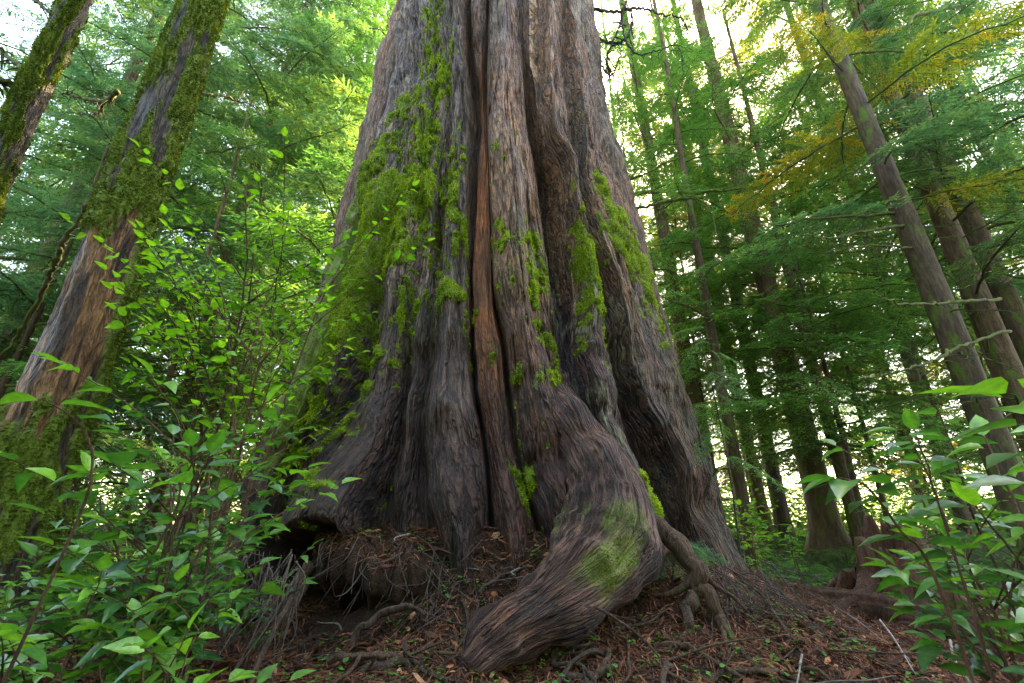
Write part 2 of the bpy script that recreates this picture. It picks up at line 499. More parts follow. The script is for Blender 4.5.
# name: ({py: px}, {py: depth})   ridges and grooves of the trunk from left to right
LINES = [
    ("flank", {0: 404, 100: 384, 200: 362, 300: 338, 400: 312, 425: 298, 450: 283, 490: 266, 540: 255},
     {0: .02, 200: .05, 300: .08, 400: .15, 540: .2}),
    ("flank2", {0: 411, 100: 398, 200: 382, 270: 365, 345: 350, 390: 335, 425: 318, 450: 298, 490: 274, 540: 262},
     {0: .04, 200: .08, 290: .08, 345: .10, 390: .12, 450: .14, 540: .2}),
    ("leftgroove", {0: 418, 100: 412, 200: 398, 270: 383, 290: 382, 345: 371, 390: 356, 425: 338, 450: 310, 490: 280, 540: 266},
     {0: -.03, 200: -.04, 262: -.06, 290: -.2, 345: -.32, 390: -.28, 425: -.1, 450: .02, 540: .1}),
    ("lobe", {0: 428, 100: 424, 200: 412, 250: 403, 300: 396, 345: 390, 400: 374, 450: 340, 500: 310, 540: 296},
     {0: .08, 200: .09, 300: .08, 345: .08, 400: .14, 450: .28, 500: .42, 540: .48}),
    ("lobe2", {0: 433, 100: 429, 200: 418, 250: 410, 300: 403, 345: 398, 400: 390, 450: 374, 500: 350, 540: 338},
     {0: .07, 200: .07, 300: .05, 345: .06, 400: .12, 450: .3, 500: .46, 540: .5}),
    ("valley", {0: 438, 100: 434, 200: 425, 300: 411, 345: 404, 400: 401, 440: 400, 480: 390, 540: 376},
     {0: .02, 200: .02, 300: -.03, 345: -.16, 400: -.26, 440: -.26, 480: -.16, 540: -.05}),
    ("midpanel", {0: 444, 100: 441, 200: 431, 255: 427, 330: 418, 400: 413, 450: 411, 500: 402, 540: 396},
     {0: .06, 200: .06, 300: .06, 345: .06, 400: .07, 450: .08, 500: .12, 540: .16}),
    ("midcrack", {0: 450, 100: 448, 200: 438, 255: 435, 280: 431, 330: 432, 400: 425, 450: 422, 500: 424, 540: 428},
     {0: -.03, 150: -.04, 212: -.06, 226: -.24, 255: -.26, 268: -.08, 350: -.15, 400: -.2, 450: -.2, 500: -.12, 540: -.05}),
    ("columnB", {0: 457, 100: 457, 200: 452, 300: 450, 345: 448, 420: 448, 480: 448, 540: 458},
     {0: .07, 200: .08, 345: .13, 420: .22, 470: .28, 500: .36, 540: .42}),
    ("slabedge", {0: 462, 100: 464, 200: 466, 280: 466, 330: 467, 345: 466, 400: 472, 450: 482, 500: 486, 540: 488},
     {0: .04, 300: .02, 450: .05, 540: .1}),
    ("crackA", {0: 466, 60: 468, 100: 475, 130: 479.5, 200: 474, 250: 470, 280: 469, 330: 470.5, 360: 472, 400: 476, 450: 486, 500: 489, 540: 491},
     {0: -.5, 100: -.5, 200: -.36, 250: -.35, 280: -.45, 360: -.45, 450: -.32, 540: -.15}),
    ("woodL", {0: 472, 60: 477, 100: 480, 130: 482, 160: 479, 240: 475, 270: 472.5, 320: 474.5, 345: 476, 400: 480, 450: 488.5, 540: 497},
     {0: -.1, 78: -.14, 95: -.4, 160: -.26, 270: -.18, 345: -.12, 450: -.06, 540: .08}),
    ("wood", {0: 479, 85: 482, 100: 483, 160: 484, 240: 483, 270: 482, 320: 483, 345: 489, 400: 492, 450: 499, 540: 516},
     {0: -.03, 78: -.08, 95: -.32, 200: -.2, 300: -.1, 345: -.05, 400: 0, 450: .07, 500: .2, 540: .34}),
    ("woodR", {0: 486, 85: 484, 130: 486, 160: 487.6, 240: 490, 270: 491, 320: 491, 345: 500, 400: 505, 450: 511, 540: 538},
     {0: -.1, 95: -.4, 160: -.26, 300: -.16, 345: -.08, 400: -.05, 500: .05, 540: .12}),
    ("crackB", {0: 488, 85: 485.6, 130: 487, 200: 488.8, 240: 491, 270: 492, 300: 493.5, 320: 497, 345: 503, 395: 507.5, 430: 513, 480: 522, 540: 541},
     {0: -.28, 100: -.38, 250: -.32, 300: -.38, 345: -.5, 395: -.42, 430: -.2, 480: -.1, 540: -.02}),
    ("centreL", {0: 490.5, 120: 488.5, 160: 490, 240: 493, 300: 495.5, 320: 500, 345: 507, 395: 511, 430: 516, 480: 525, 540: 545},
     {0: .03, 300: .05, 345: .12, 400: .1, 540: .15}),
    ("centre", {0: 504, 100: 504, 160: 510, 240: 515, 300: 522, 345: 531, 400: 540, 430: 548, 480: 560, 540: 578},
     {0: .22, 200: .24, 290: .27, 330: .38, 400: .38, 430: .36, 480: .36, 540: .42}),
    ("centreR", {0: 517, 100: 521, 180: 527, 240: 536, 300: 547, 345: 553, 370: 559, 410: 569, 435: 578, 480: 588, 540: 598},
     {0: .06, 300: .08, 345: .12, 410: .2, 435: .26, 450: .3, 480: .36, 540: .4}),
    ("crackC", {0: 520, 50: 522.5, 160: 533, 200: 537.5, 240: 541, 320: 551, 350: 556.5, 375: 563, 410: 573, 435: 583, 480: 597, 540: 610},
     {0: -.12, 50: -.25, 160: -.6, 200: -.85, 320: -.8, 350: -.55, 410: -.12, 435: .1, 450: .2, 480: .34, 540: .4}),
    ("plank", {0: 530, 90: 531, 160: 543, 200: 545, 240: 549, 290: 553, 320: 556, 350: 561, 375: 567, 410: 580, 435: 592, 480: 610, 540: 623},
     {0: -.08, 90: -.1, 200: -.12, 290: -.16, 350: -.12, 410: .02, 435: .12, 450: .2, 480: .34, 540: .4}),
    ("seam", {0: 538, 80: 539, 200: 551, 290: 557, 350: 565, 375: 572, 410: 587, 435: 600, 480: 620, 540: 635},
     {0: -.12, 200: -.14, 350: -.1, 410: .02, 435: .1, 480: .3, 540: .38}),
    ("columnD", {0: 551, 60: 553, 130: 557, 200: 565, 260: 574, 300: 580, 360: 588, 400: 599, 435: 610, 480: 630, 540: 650},
     {0: .17, 200: .2, 300: .22, 400: .2, 435: .2, 480: .26, 540: .32}),
    ("groove", {0: 564, 60: 567, 130: 573, 200: 580, 220: 584, 260: 595, 300: 603, 345: 607, 390: 613, 430: 627, 470: 642, 500: 652, 540: 670},
     {0: -.12, 200: -.16, 250: -.12, 300: -.22, 390: -.33, 470: -.4, 540: -.25}),
    ("slabEa", {0: 572, 100: 580, 200: 592, 300: 615, 400: 634, 450: 650, 500: 668, 540: 684},
     {0: .10, 200: .10, 300: .08, 450: .05, 540: .0}),
    ("slabE", {0: 582, 100: 593, 200: 612, 300: 638, 400: 664, 450: 678, 500: 692, 540: 704},
     {0: .06, 200: .06, 400: .08, 540: .06}),
]


def li(dct, y):
    k = sorted(dct)
    return np.interp(y, k, [dct[i] for i in k])


def build_lines():
    ys = np.array([0, 25, 50, 75, 100, 130, 160, 200, 225, 240, 255, 270, 290, 310, 330, 345, 360, 380, 400, 420, 435, 450, 465, 480, 500, 520, 540], float)
    out = []
    for nm, pxs, ds in LINES:
        th, zz, dd = [], [], []
        for y in ys:
            d = float(li(ds, y))
            a, z = hit(float(li(pxs, y)), y, d)
            th.append(a)
            zz.append(z)
            dd.append(d)
        o = np.argsort(zz)
        out.append((nm, np.array(zz)[o], np.array(th)[o], np.array(dd)[o]))
    return out


TL = build_lines()
zs = np.concatenate([np.arange(-.35, 3.6, .0135), 3.6 + np.cumsum(np.linspace(.014, .045, 330)), ])
zs = np.concatenate([zs, np.arange(zs[-1] + .08, 17.5, .12)])
NZ = len(zs)
K = len(TL)
th = np.array([np.interp(zs, z, t) for _, z, t, _ in TL])      # K x NZ
dl = np.array([np.interp(zs, z, d) for _, z, _, d in TL])
def smooth_z(arr, sig):
    zu = np.arange(zs[0], zs[-1], .02)
    k = np.exp(-.5 * (np.arange(-60, 61) * .02 / sig) ** 2)
    k /= k.sum()
    return np.array([np.interp(zs, zu, np.convolve(np.pad(np.interp(zu, zs, r), 60, mode='edge'), k, 'valid')) for r in arr])


th, dl = smooth_z(th, .10), smooth_z(dl, .12)
# back of the trunk: evenly spaced lobes
for k in range(1, K):
    th[k] = np.maximum(th[k], th[k - 1] + .0035)
lo, hi = th[0], th[-1]
nb = 11
bth, bdl = [], []
for k in range(1, nb):
    bth.append(hi + (2 * np.pi + lo - hi) * k / nb)
    bdl.append(np.full(NZ, .16 if k % 2 else -.12) * (.6 + .4 * rng.random()))
bdl[0][:] = .02
bdl[-1][:] = .02
th = np.vstack([th, bth, lo[None] + 2 * np.pi])
dl = np.vstack([dl, bdl, dl[:1]])
iz3 = int(np.argmin(abs(zs - 3.0)))
wz = (zs > 1.0) & (zs < 9.0)
rz = base_r(zs)[None] + dl
seg_ = np.sqrt(((th[1:] - th[:-1]) * .5 * (rz[1:] + rz[:-1])) ** 2 + .8 * (dl[1:] - dl[:-1]) ** 2)[:, wz].mean(1)
skey = np.concatenate([[0], np.cumsum(seg_)]) - 3.0
cols_t, cols_k = [], []
for k in range(len(th) - 1):
    gap = float(seg_[k])
    front = k < K - 1
    n = max(7, int(gap / .0056)) if front else (int(gap / .012) if k in (K - 1, K + nb - 2) else int(gap / .04))
    cols_k.append(np.full(n, k))
    cols_t.append(np.arange(n) / n)
ck = np.concatenate(cols_k)
ct = np.concatenate(cols_t)
NC = len(ck)
w = .5 - .5 * np.cos(np.pi * ct)
TH = th[ck] * (1 - ct)[:, None] + th[ck + 1] * ct[:, None]          # NC x NZ
DD = dl[ck] * (1 - w)[:, None] + dl[ck + 1] * w[:, None]
SS = (skey[ck] * (1 - ct) + skey[ck + 1] * ct)[:, None] + 0 * TH
ZZ = zs[None] + 0 * TH
names = [n for n, *_ in TL]


def between(a, b, soft=.0):
    ia, ib = names.index(a), names.index(b)
    return ((ck >= ia) & (ck < ib)).astype(float)[:, None]


wood = between("woodL", "crackB") * sstep(8.4, 7.6, ZZ) * (1 - sstep(.9, 1.7, 2.2 - ZZ + 0 * ZZ) * 0)
woodlow = wood * sstep(2.6, 1.4, ZZ)
grey = between("flank", "slabedge")
pale = between("plank", "seam")
# undercut under the left lobe
deg = np.degrees(TH)
uc = np.exp(-((deg + 33) / 22.0) ** 4) * sstep(.98, .66, ZZ + .12 * vn(SS * 2.2, ZZ * 0, seed=5) + .05 * vn(SS * 9, ZZ * 0, seed=6)) ** 1.6
DD = DD - uc * 1.9
# let the flare swell a little into the ground elsewhere
fl = sstep(1.1, .1, ZZ) * (1 - uc) * (np.abs(deg) > 25)
DD = DD + fl * .15
# large lumps and the wavy compression folds near the base
DD = DD + (.06 * fbm(SS * 1.3, ZZ * .5, seed=3, octv=3) + .040 * fbm(SS * 3.0, ZZ * 1.6, seed=4, octv=2)) * (1 - .7 * wood) * (1 + .6 * sstep(3, 1.2, ZZ))
fold = sstep(.7, 1.3, ZZ) * sstep(4.2, 2.2, ZZ)
DD = DD + fold * .055 * fbm(SS * 1.2, ZZ * 3.2 + .8 * vn(SS * 1.5, ZZ, seed=8), seed=21, octv=2) * (1 - .6 * wood)
# fibrous bark: furrows following the flow of the columns
warp = .05 * vn(SS * 5, ZZ * 1.1, seed=31) + .02 * vn(SS * 15, ZZ * 2.5, seed=32)
def furrow(q, zq, fs, fz, wid, sd):
    """narrow grooves that wander lengthwise and break off: 0 on the ridges, -1 in the groove"""
    n = vn(q * fs, zq * fz, seed=sd) + .35 * vn(q * fs * 2.3, zq * fz * 2.7, seed=sd + 1)
    return -np.exp(-(n / wid) ** 2) * sstep(-.45, .15, vn(q * fs * .7, zq * fz * 1.6, seed=sd + 2))


SW = SS + warp
amp = (.5 + .5 * sstep(1.2, 3.4, ZZ))
dF = .048 * furrow(SW, ZZ, 5.5, .55, .14, 41) * amp + .028 * furrow(SW, ZZ, 12, 1.2, .20, 44) * (.5 + .5 * amp) + .015 * furrow(SW, ZZ, 24, 2.6, .26, 47)
dF = dF + .010 * vn(SW * 15, ZZ * 1.6, seed=51) + .005 * vn(SW * 40, ZZ * 5, seed=52)
dF = dF + grey * sstep(1.6, 4, ZZ) * (.045 * furrow(SS + 1.6 * warp, ZZ, 4.0, .5, .16, 54) + .02 * vn(SW * 6, ZZ * .9, seed=57))
DD = DD + (1 - .45 * wood) * dF + wood * .02 * vn(SS * 9, ZZ * 1.3, seed=79)
# plates of bark breaking across on the grey slab
DD = DD + grey * .014 * np.sign(vn((SS + warp) * 9, ZZ * 3.2, seed=45)) * sstep(2, 4, ZZ) * .6

# moss blobs: pixel of the middle, half width/height in pixels, strength
MOSS = [(330, 325, 30, 52, 1.25), (315, 375, 26, 46, 1.25), (350, 268, 28, 48, 1.2), (378, 232, 34, 34, 1.1), (398, 195, 30, 26, 1.05), (360, 205, 14, 40, .9), (412, 215, 16, 34, .7),
        (300, 400, 22, 36, 1.25), (285, 425, 12, 20, 1.0), (402, 105, 14, 26, .66), (385, 150, 14, 30, .68), (432, 30, 8, 45, .62), (441, 75, 8, 40, .58), (425, 140, 12, 40, .58), (450, 165, 9, 45, .58),
        (452, 215, 8, 40, .58), (448, 293, 14, 8, 1.1), (472, 205, 5, 80, .85), (470, 300, 5, 40, .6), (520, 245, 14, 16, .6), (508, 170, 8, 30, .58), (530, 290, 14, 26, .66), (541, 320, 10, 30, .62), (556, 350, 8, 30, .55),
        (583, 262, 12, 42, .78), (592, 300, 14, 32, .72), (604, 190, 12, 20, .55), (622, 238, 18, 26, .88), (640, 268, 14, 40, .76), (655, 310, 12, 40, .58), (612, 215, 10, 22, .8), (600, 330, 12, 30, .55),
        (540, 385, 18, 20, .62), (552, 425, 16, 18, .56), (515, 432, 5, 40, .68), (527, 478, 5, 22, .6), (620, 515, 24, 34, 1.12), (600, 545, 20, 20, .8), (585, 515, 12, 30, .85), (565, 535, 14, 18, .7),
        (352, 432, 18, 10, .9), (372, 392, 12, 18, .6), (312, 455, 22, 10, .72), (330, 500, 30, 22, .62), (390, 360, 10, 12, .6), (495, 330, 6, 26, .72), (425, 250, 12, 20, .56), (410, 300, 10, 20, .62)]
AX = axis_x(zs)[None]
RR = base_r(zs)[None] + DD
X = AX + RR * np.sin(TH)
Y = CY - RR * np.cos(TH)
mval = np.zeros_like(X)
for px, py, hw, hh, st in MOSS:
    a, z = hit(px, py, .05)
    rr_ = base_r(z) + .05
    c = np.array([axis_x(z) + rr_ * math.sin(a), CY - rr_ * math.cos(a), z])
    dep = c[1] * CP + (c[2] - CAMZ) * SP
    sw = hw / F * dep * 1.15
    sh = hh / F * dep / max(.35, CP - SP * (341.5 - py) / F) * 1.1
    i0, i1 = np.searchsorted(zs, [z - 3 * sh, z + 3 * sh])
    sl = (slice(None), slice(i0, i1))
    q = ((X[sl] - c[0]) ** 2 + (Y[sl] - c[1]) ** 2) / sw ** 2 + ((ZZ[sl] - z) / sh) ** 2
    mval[sl] = np.maximum(mval[sl], st * np.exp(-.45 * q))
mn = vn(SS * 11, ZZ * 9, seed=61) + .45 * vn(SS * 24, ZZ * 21, seed=62) + .5 * vn(SS * 3.5, ZZ * 2.5, seed=63)
mq = np.minimum(mval, .93) + .36 * mn * (mval > .1)
MOSSF = sstep(.47, .62, mq) * (mval > .12)
MOSSC = .92 * sstep(.34, .62, mq + .12 * vn(SS * 55, ZZ * 40, seed=66)) * (mval > .08)
pads = np.sqrt(np.clip((mq - .5) / .5, 0, 1))
RR = RR + MOSSF * (.006 + .055 * pads)
X = AX + RR * np.sin(TH)
Y = CY - RR * np.cos(TH)

# bark colour (grey weathered slab, brown fibrous columns, darker purple-brown towards the base)
n1 = fbm(SS * .9, ZZ * .35, seed=71, octv=4)[..., None]
n2 = fbm(SS * 3.2, ZZ * 1.1, seed=72, octv=3)[..., None]
brown = np.array([.132, .088, .050])
greyc = np.array([.118, .108, .100])
purp = np.array([.066, .037, .033])
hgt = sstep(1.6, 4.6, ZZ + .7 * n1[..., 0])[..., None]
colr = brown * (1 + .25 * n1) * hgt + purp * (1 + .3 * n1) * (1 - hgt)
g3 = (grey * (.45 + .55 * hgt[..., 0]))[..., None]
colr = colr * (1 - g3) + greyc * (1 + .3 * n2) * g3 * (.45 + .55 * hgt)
og = (between("centreL", "centreR") * sstep(.1, .5, n2[..., 0]) * sstep(2.2, 4.5, ZZ))[..., None] * .6
colr = colr * (1 - og) + np.array([.165, .15, .125]) * og
grn = (sstep(.05, .6, fbm(SS * 2, ZZ * .7, seed=74, octv=3) * (.3 + .7 * hgt[..., 0]) - .35 * grey + .6 * np.exp(-((deg - 55) / 16) ** 2)) * (1 - wood))[..., None] * .5
colr = colr * (1 - grn) + np.array([.075, .085, .045]) * grn
red = (sstep(.1, .6, fbm(SS * 2.4, ZZ * 1.6, seed=75, octv=3)) * sstep(3.2, 1.5, ZZ) * (1 - grey))[..., None] * .5
colr = colr * (1 - red) + np.array([.15, .085, .06]) * red
wstr = sstep(-.35, .35, fbm(SS * 16, ZZ * 1.1, seed=78, octv=3) + .35)
wd = (wood * (1 - .75 * sstep(3.3, 2.0, ZZ)) * (.2 + .8 * wstr) * (.35 + .65 * sstep(-.35, .25, fbm(SS * 4, ZZ * 1.6, seed=80, octv=3))))[..., None]
wc = np.array([.29, .132, .060]) * (1 + .35 * n2) * (1 - sstep(1.2, 3.2, 3.6 - ZZ)[..., None] * .35)
colr = colr * (1 - wd) + wc * wd
pl_ = (pale * sstep(2.2, 3.5, ZZ))[..., None] * .7
colr = colr * (1 - pl_) + np.array([.24, .19, .125]) * pl_
lich = (sstep(.25, .5, fbm(SS * 7, ZZ * 4, seed=77, octv=3) - .02) * np.exp(-((deg - 24) / 7) ** 2) * sstep(1, 2, ZZ) * sstep(5, 3.5, ZZ))[..., None] * .7
colr = colr * (1 - lich) + np.array([.2, .25, .2]) * lich
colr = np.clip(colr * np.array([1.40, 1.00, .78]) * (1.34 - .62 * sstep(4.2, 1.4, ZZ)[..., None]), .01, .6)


def grid_quads(nc, nz, wrap):
    i = np.arange(nc if wrap else nc - 1)
    j = np.arange(nz - 1)
    I, J = np.meshgrid(i, j, indexing='ij')
    I2 = (I + 1) % nc
    return np.stack([I * nz + J, I2 * nz + J, I2 * nz + J + 1, I * nz + J + 1], -1).reshape(-1, 4)


V = np.stack([X, Y, ZZ], -1).reshape(-1, 3)
quads = grid_quads(NC, NZ, True)
UV = np.stack([SS, ZZ], -1).reshape(-1, 2)

cedar = thing("giant_cedar", "huge fluted cedar with a wide mossy base and a gaping crack, filling the middle", "tree", (float(axis_x(1.0)), CY, 0))
CED = np.array([float(axis_x(1.0)), CY, 0])
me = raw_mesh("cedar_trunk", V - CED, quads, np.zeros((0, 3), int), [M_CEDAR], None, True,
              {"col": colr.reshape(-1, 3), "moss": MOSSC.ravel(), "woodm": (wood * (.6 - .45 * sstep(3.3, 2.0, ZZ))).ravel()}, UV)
link("trunk", me, cedar)
print("trunk", len(V), round(time.time() - T0, 1))


def tufts(name, pts, nrm, n_each, size, mat, parent, droop=.4, origin=None):
    """moss: many short soft blades standing on a surface"""
    k = len(pts)
    P = np.repeat(pts, n_each, 0)
    N = np.repeat(nrm, n_each, 0)
    m = len(P)
    d = N + .75 * rng.normal(size=(m, 3)) + np.array([0, 0, -droop])
    d /= np.linalg.norm(d, axis=1, keepdims=True)
    s = np.cross(d, rng.normal(size=(m, 3)))
    s /= np.linalg.norm(s, axis=1, keepdims=True) + 1e-9
    L = size * (.5 + rng.random((m, 1)))
    wd_ = L * .22
    P = P + .004 * rng.normal(size=(m, 3)) - N * .004
    v = np.stack([P - s * wd_, P + s * wd_, P + d * L * .6 + s * wd_ * .7, P + d * L], 1)
    if origin is not None:
        v = v - origin
    f = np.arange(m)[:, None] * 4 + np.array([0, 1, 2, 3])
    c = np.repeat(np.clip(.5 + .16 * rng.normal(size=k) + .35 * vn(pts[:, 0] * 5, pts[:, 1] * 5, pts[:, 2] * 5, seed=67), 0, 1), n_each)
    c = np.clip(c + .12 * rng.normal(size=m), 0, 1)
    me = raw_mesh(name, v.reshape(-1, 3), f, np.zeros((0, 3), int), [mat], None, True, {"var": np.repeat(c, 4)})
    return tag(link("moss", me, parent), kind="stuff")


# normals by finite difference on the grid
G = V.reshape(NC, NZ, 3)
du = np.roll(G, -1, 0) - np.roll(G, 1, 0)
dv = np.empty_like(G)
dv[:, 1:-1] = G[:, 2:] - G[:, :-2]
dv[:, 0], dv[:, -1] = dv[:, 1], dv[:, -2]
NR = np.cross(du, dv)
NR /= np.linalg.norm(NR, axis=2, keepdims=True) + 1e-9
area = np.linalg.norm(np.cross(du, dv), axis=2)
mk = (MOSSC > .12) & (np.abs(deg) < 95)
idx = np.flatnonzero(mk.ravel())
pw = area.ravel()[idx] * MOSSC.ravel()[idx] ** 2.5
sel = rng.choice(idx, min(36000, len(idx)), replace=False, p=pw / pw.sum())
tufts("cedar_moss", V[sel], NR.reshape(-1, 3)[sel], 4, .021, M_MOSS, cedar, origin=CED)


# ------------------------------------------------------------------ ground
def ground_z(x, y):
    x = np.asarray(x, float)
    y = np.asarray(y, float)
    dx, dy = x - CED[0], CY - y
    dist = np.hypot(dx, dy)
    a = np.degrees(np.arctan2(dx, dy))
    z = .10 + .60 * sstep(8.5, 14.5, y) + .25 * sstep(15, 40, y)
    z = z + .32 * sstep(-1.2, -4.5, x) * sstep(9, 4, y)
    m = np.interp(a, [-180, -90, -55, -36, -20, -14, -8, 0, 12, 25, 50, 90, 180], [.5, .5, .42, .17, .19, .30, .82, .88, .84, .78, .62, .36, .5])
    Lf = np.interp(a, [-180, -60, -30, -10, 4, 22, 60, 180], [.9, .9, .5, .40, .42, .75, 1.0, .9])
    s = np.maximum(dist - np.interp(a, [-180, -60, -30, -12, 20, 60, 180], [3.0, 3.1, 3.2, 3.38, 3.34, 3.1, 3.0]), 0)
    z = z + m * np.exp(-(s / Lf) ** 1.25)
    z = z + .10 * np.exp(-(((x + .33) / .3) ** 2 + ((y - 3.06) / .22) ** 2))
    # small dip in front of the hollow, lumps
    z = z + .05 * fbm(x * 1.1, y * 1.1, seed=90, octv=4) * sstep(0, .6, s + .2)
    z = z + .035 * fbm(x * 4.2, y * 4.2, seed=91, octv=3)
    # hollow behind the log, right
    z = z - .10 * np.exp(-(((x - 4.2) / 1.6) ** 2 + ((y - 4.7) / 1.0) ** 2))
    return z


def ledge_top(x, y):
    """top of the matted root ledge over the hollow; also how far inside its outline a point is"""
    dx, dy = np.asarray(x, float) - CED[0], CY - np.asarray(y, float)
    dist = np.hypot(dx, dy)
    a = np.degrees(np.arctan2(dx, dy))
    e = np.interp(a, [-25, -20, -14, -8, -3, 2, 13], [3.35, 3.56, 3.74, 3.76, 3.66, 3.5, 3.3]) + .11 * vn(a * .3, a * 0, seed=97) + .06 * vn(a * 1.1, a * 0, seed=98)
    z = np.interp(a, [-25, -14, -6, 2, 9, 13], [.985, .97, .93, .80, .62, .50]) - .45 * np.maximum(dist - 3.35, 0) + .07 * fbm(x * 4, y * 4, seed=99, octv=4)
    ins = (e - dist) * (a > -25) * (a < 13) * (dist > 2.9)
    return z - .05 * np.exp(-np.maximum(ins, 0) / .04), ins


def surf_z(x, y):
    g = ground_z(x, y)
    t, ins = ledge_top(x, y)
    return np.where(ins > 0, np.maximum(g, t), g)


gx = np.concatenate([-130 * np.linspace(1, 0, 26)[:-1] ** 2 - 9, np.linspace(-9, -4, 60)[:-1], np.linspace(-4, 4.5, 380)[:-1], np.linspace(4.5, 10, 60), 10 + 130 * np.linspace(0, 1, 26)[1:] ** 2])
gy = np.concatenate([-60 * np.linspace(1, 0, 14)[:-1] ** 2, np.linspace(0, 2.2, 40)[:-1], np.linspace(2.2, 7.0, 230)[:-1], np.linspace(7, 14, 90), 14 + 130 * np.linspace(0, 1, 40)[1:] ** 2])
GX, GY = np.meshgrid(gx, gy, indexing='ij')
GZ = ground_z(GX, GY)
far = sstep(5.2, 8.5, GY + .9 * fbm(GX * .8, GY * .8, seed=95, octv=2) - np.where(GX < -1, 0, 0)) * (np.hypot(GX - CED[0], GY - CY) > 3.6)
me = raw_mesh("ground", np.stack([GX, GY, GZ], -1).reshape(-1, 3), grid_quads(len(gx), len(gy), False), np.zeros((0, 3), int), [M_GROUND], None, True, {"far": far.ravel()})
tag(link("ground", me), kind="structure")


def gpoint(px, py):
    """ground point under a pixel"""
    r = ray(px, py)
    t = np.linspace(1.0, 60, 6000) / r[1]
    z = CAMZ + r[2] * t
    k = np.argmax(z < ground_z(r[0] * t, r[1] * t))
    return np.array([r[0] * t[k], r[1] * t[k], z[k]])


# ------------------------------------------------------------------ cedar roots
def root(pts, rads, seg=20, n=60, name="root", mat=M_ROOT, fib=.03, parent=cedar):
    """swept root with fibrous lengthwise furrows; pts world, child of the cedar"""
    p = spline(np.column_stack([pts, rads]), n)
    pos, rad = p[:, :3], np.maximum(p[:, 3], .002)
    mb = MB()
    tg = np.gradient(pos, axis=0)
    tg /= np.linalg.norm(tg, axis=1, keepdims=True)
    u = np.cross(tg[0], [0, 0, 1.0])
    u /= np.linalg.norm(u)
    us = []
    for i in range(n):
        u = u - tg[i] * np.dot(u, tg[i])
        u /= np.linalg.norm(u)
        us.append(u)
    us = np.array(us)
    ws = np.cross(tg, us)
    a = np.arange(seg) / seg * 2 * np.pi
    s = np.concatenate([[0], np.cumsum(np.linalg.norm(np.diff(pos, axis=0), axis=1))])
    sd = int(rng.integers(1e6))
    A, S = np.meshgrid(a, s)
    nz = vn(np.cos(A) * 1.2 + 5, np.sin(A) * 1.2 + 5, S * 2.2, seed=sd) * .14
    nz = nz + fib * (1 - 2 * np.abs(vn(np.cos(A) * 5 + 50, np.sin(A) * 5 + 50, S * 1.2, seed=sd + 1)))
    rr = rad[:, None] * (1 + nz)
    v = pos[:, None] + rr[..., None] * (us[:, None] * np.cos(A)[..., None] + ws[:, None] * np.sin(A)[..., None])
    return v, A, S, rad


def close_q(n, seg):
    i, j = np.meshgrid(np.arange(n - 1), np.arange(seg), indexing='ij')
    return np.stack([i * seg + j, i * seg + (j + 1) % seg, (i + 1) * seg + (j + 1) % seg, (i + 1) * seg + j], -1).reshape(-1, 4)


# the great foot of the cedar: sweeps down from the central column and turns left
foot_px = [(538, 345, 4.60, .19), (548, 380, 4.49, .22), (562, 413, 4.31, .25), (583, 446, 4.08, .29), (602, 480, 3.86, .345), (609, 514, 3.70, .385), (604, 548, 3.55, .40), (585, 579, 3.42, .345), (550, 605, 3.31, .25), (517, 628, 3.22, .19), (494, 645, 3.16, .15), (477, 658, 3.11, .11), (464, 672, 3.06, .06)]
fp = np.array([[*at(a, b, y + r * .75), r] for a, b, y, r in foot_px])
v, A, S, rad = root(fp[:, :3], fp[:, 3], 260, 320, fib=.028)
fctr = v.mean(1, keepdims=True)
fd = v - fctr
fdn = fd / np.linalg.norm(fd, axis=2, keepdims=True)
sa = A * .42
lumps = .045 * fbm(v[..., 0] * 2.4, v[..., 1] * 2.4, v[..., 2] * 2.4, seed=201, octv=2) - .07 * np.exp(-(vn(sa * 2.1 + .25 * vn(sa * 2, S * .8, seed=213), S * .45, seed=212) / .16) ** 2)
wv_ = .04 * vn(sa * 5, S * 1.5, seed=202)
fur = .026 * furrow(sa + wv_, S, 6, .8, .15, 203) + .012 * furrow(sa + wv_, S, 14, 1.6, .22, 206) + .005 * furrow(sa, S, 30, 3, .3, 209) + .045 * fbm(sa * 1.3, S * 4.0, seed=205, octv=2) + .006 * vn(sa * 40, S * 5, seed=211)
v = v + fdn * (lumps + fur)[..., None]
n_, s_ = v.shape[:2]
end = v[-1].mean(0)
vv = np.concatenate([v.reshape(-1, 3), end[None] + np.array([[-.03, -.03, -.01]])])
tt = np.stack([np.full(s_, n_ * s_), (n_ - 1) * s_ + np.arange(s_), (n_ - 1) * s_ + (np.arange(s_) + 1) % s_], -1)
mf = np.zeros(len(vv))
for px, py, y, rad_ in [(622, 505, 3.35, .22), (628, 550, 3.2, .24), (600, 530, 3.2, .16), (570, 535, 3.15, .16), (590, 495, 3.35, .12), (545, 560, 3.1, .10), (605, 470, 3.5, .14)]:
    c = at(px, py, y)
    mf = np.maximum(mf, np.exp(-.5 * ((vv - c) ** 2).sum(1) / rad_ ** 2))
mf = .62 * sstep(.38, 1.15, mf + .55 * np.concatenate([vn(sa * 7, S * 1.3, seed=221).ravel(), [0.]]) + .10 * np.concatenate([vn(sa * 22, S * 5, seed=222).ravel(), [0.]]) + .25 * fbm(vv[:, 0] * 9, vv[:, 1] * 9, vv[:, 2] * 9, seed=7, octv=3))
nn1 = fbm(vv[:, 0] * 3, vv[:, 1] * 3, vv[:, 2] * 3, seed=8, octv=3)[:, None]
fc = np.array([.080, .043, .033]) * (1 + .35 * nn1)
k2 = sstep(.1, .6, nn1)
fc = fc * (1 - .6 * k2) + np.array([.15, .08, .05]) * .6 * k2
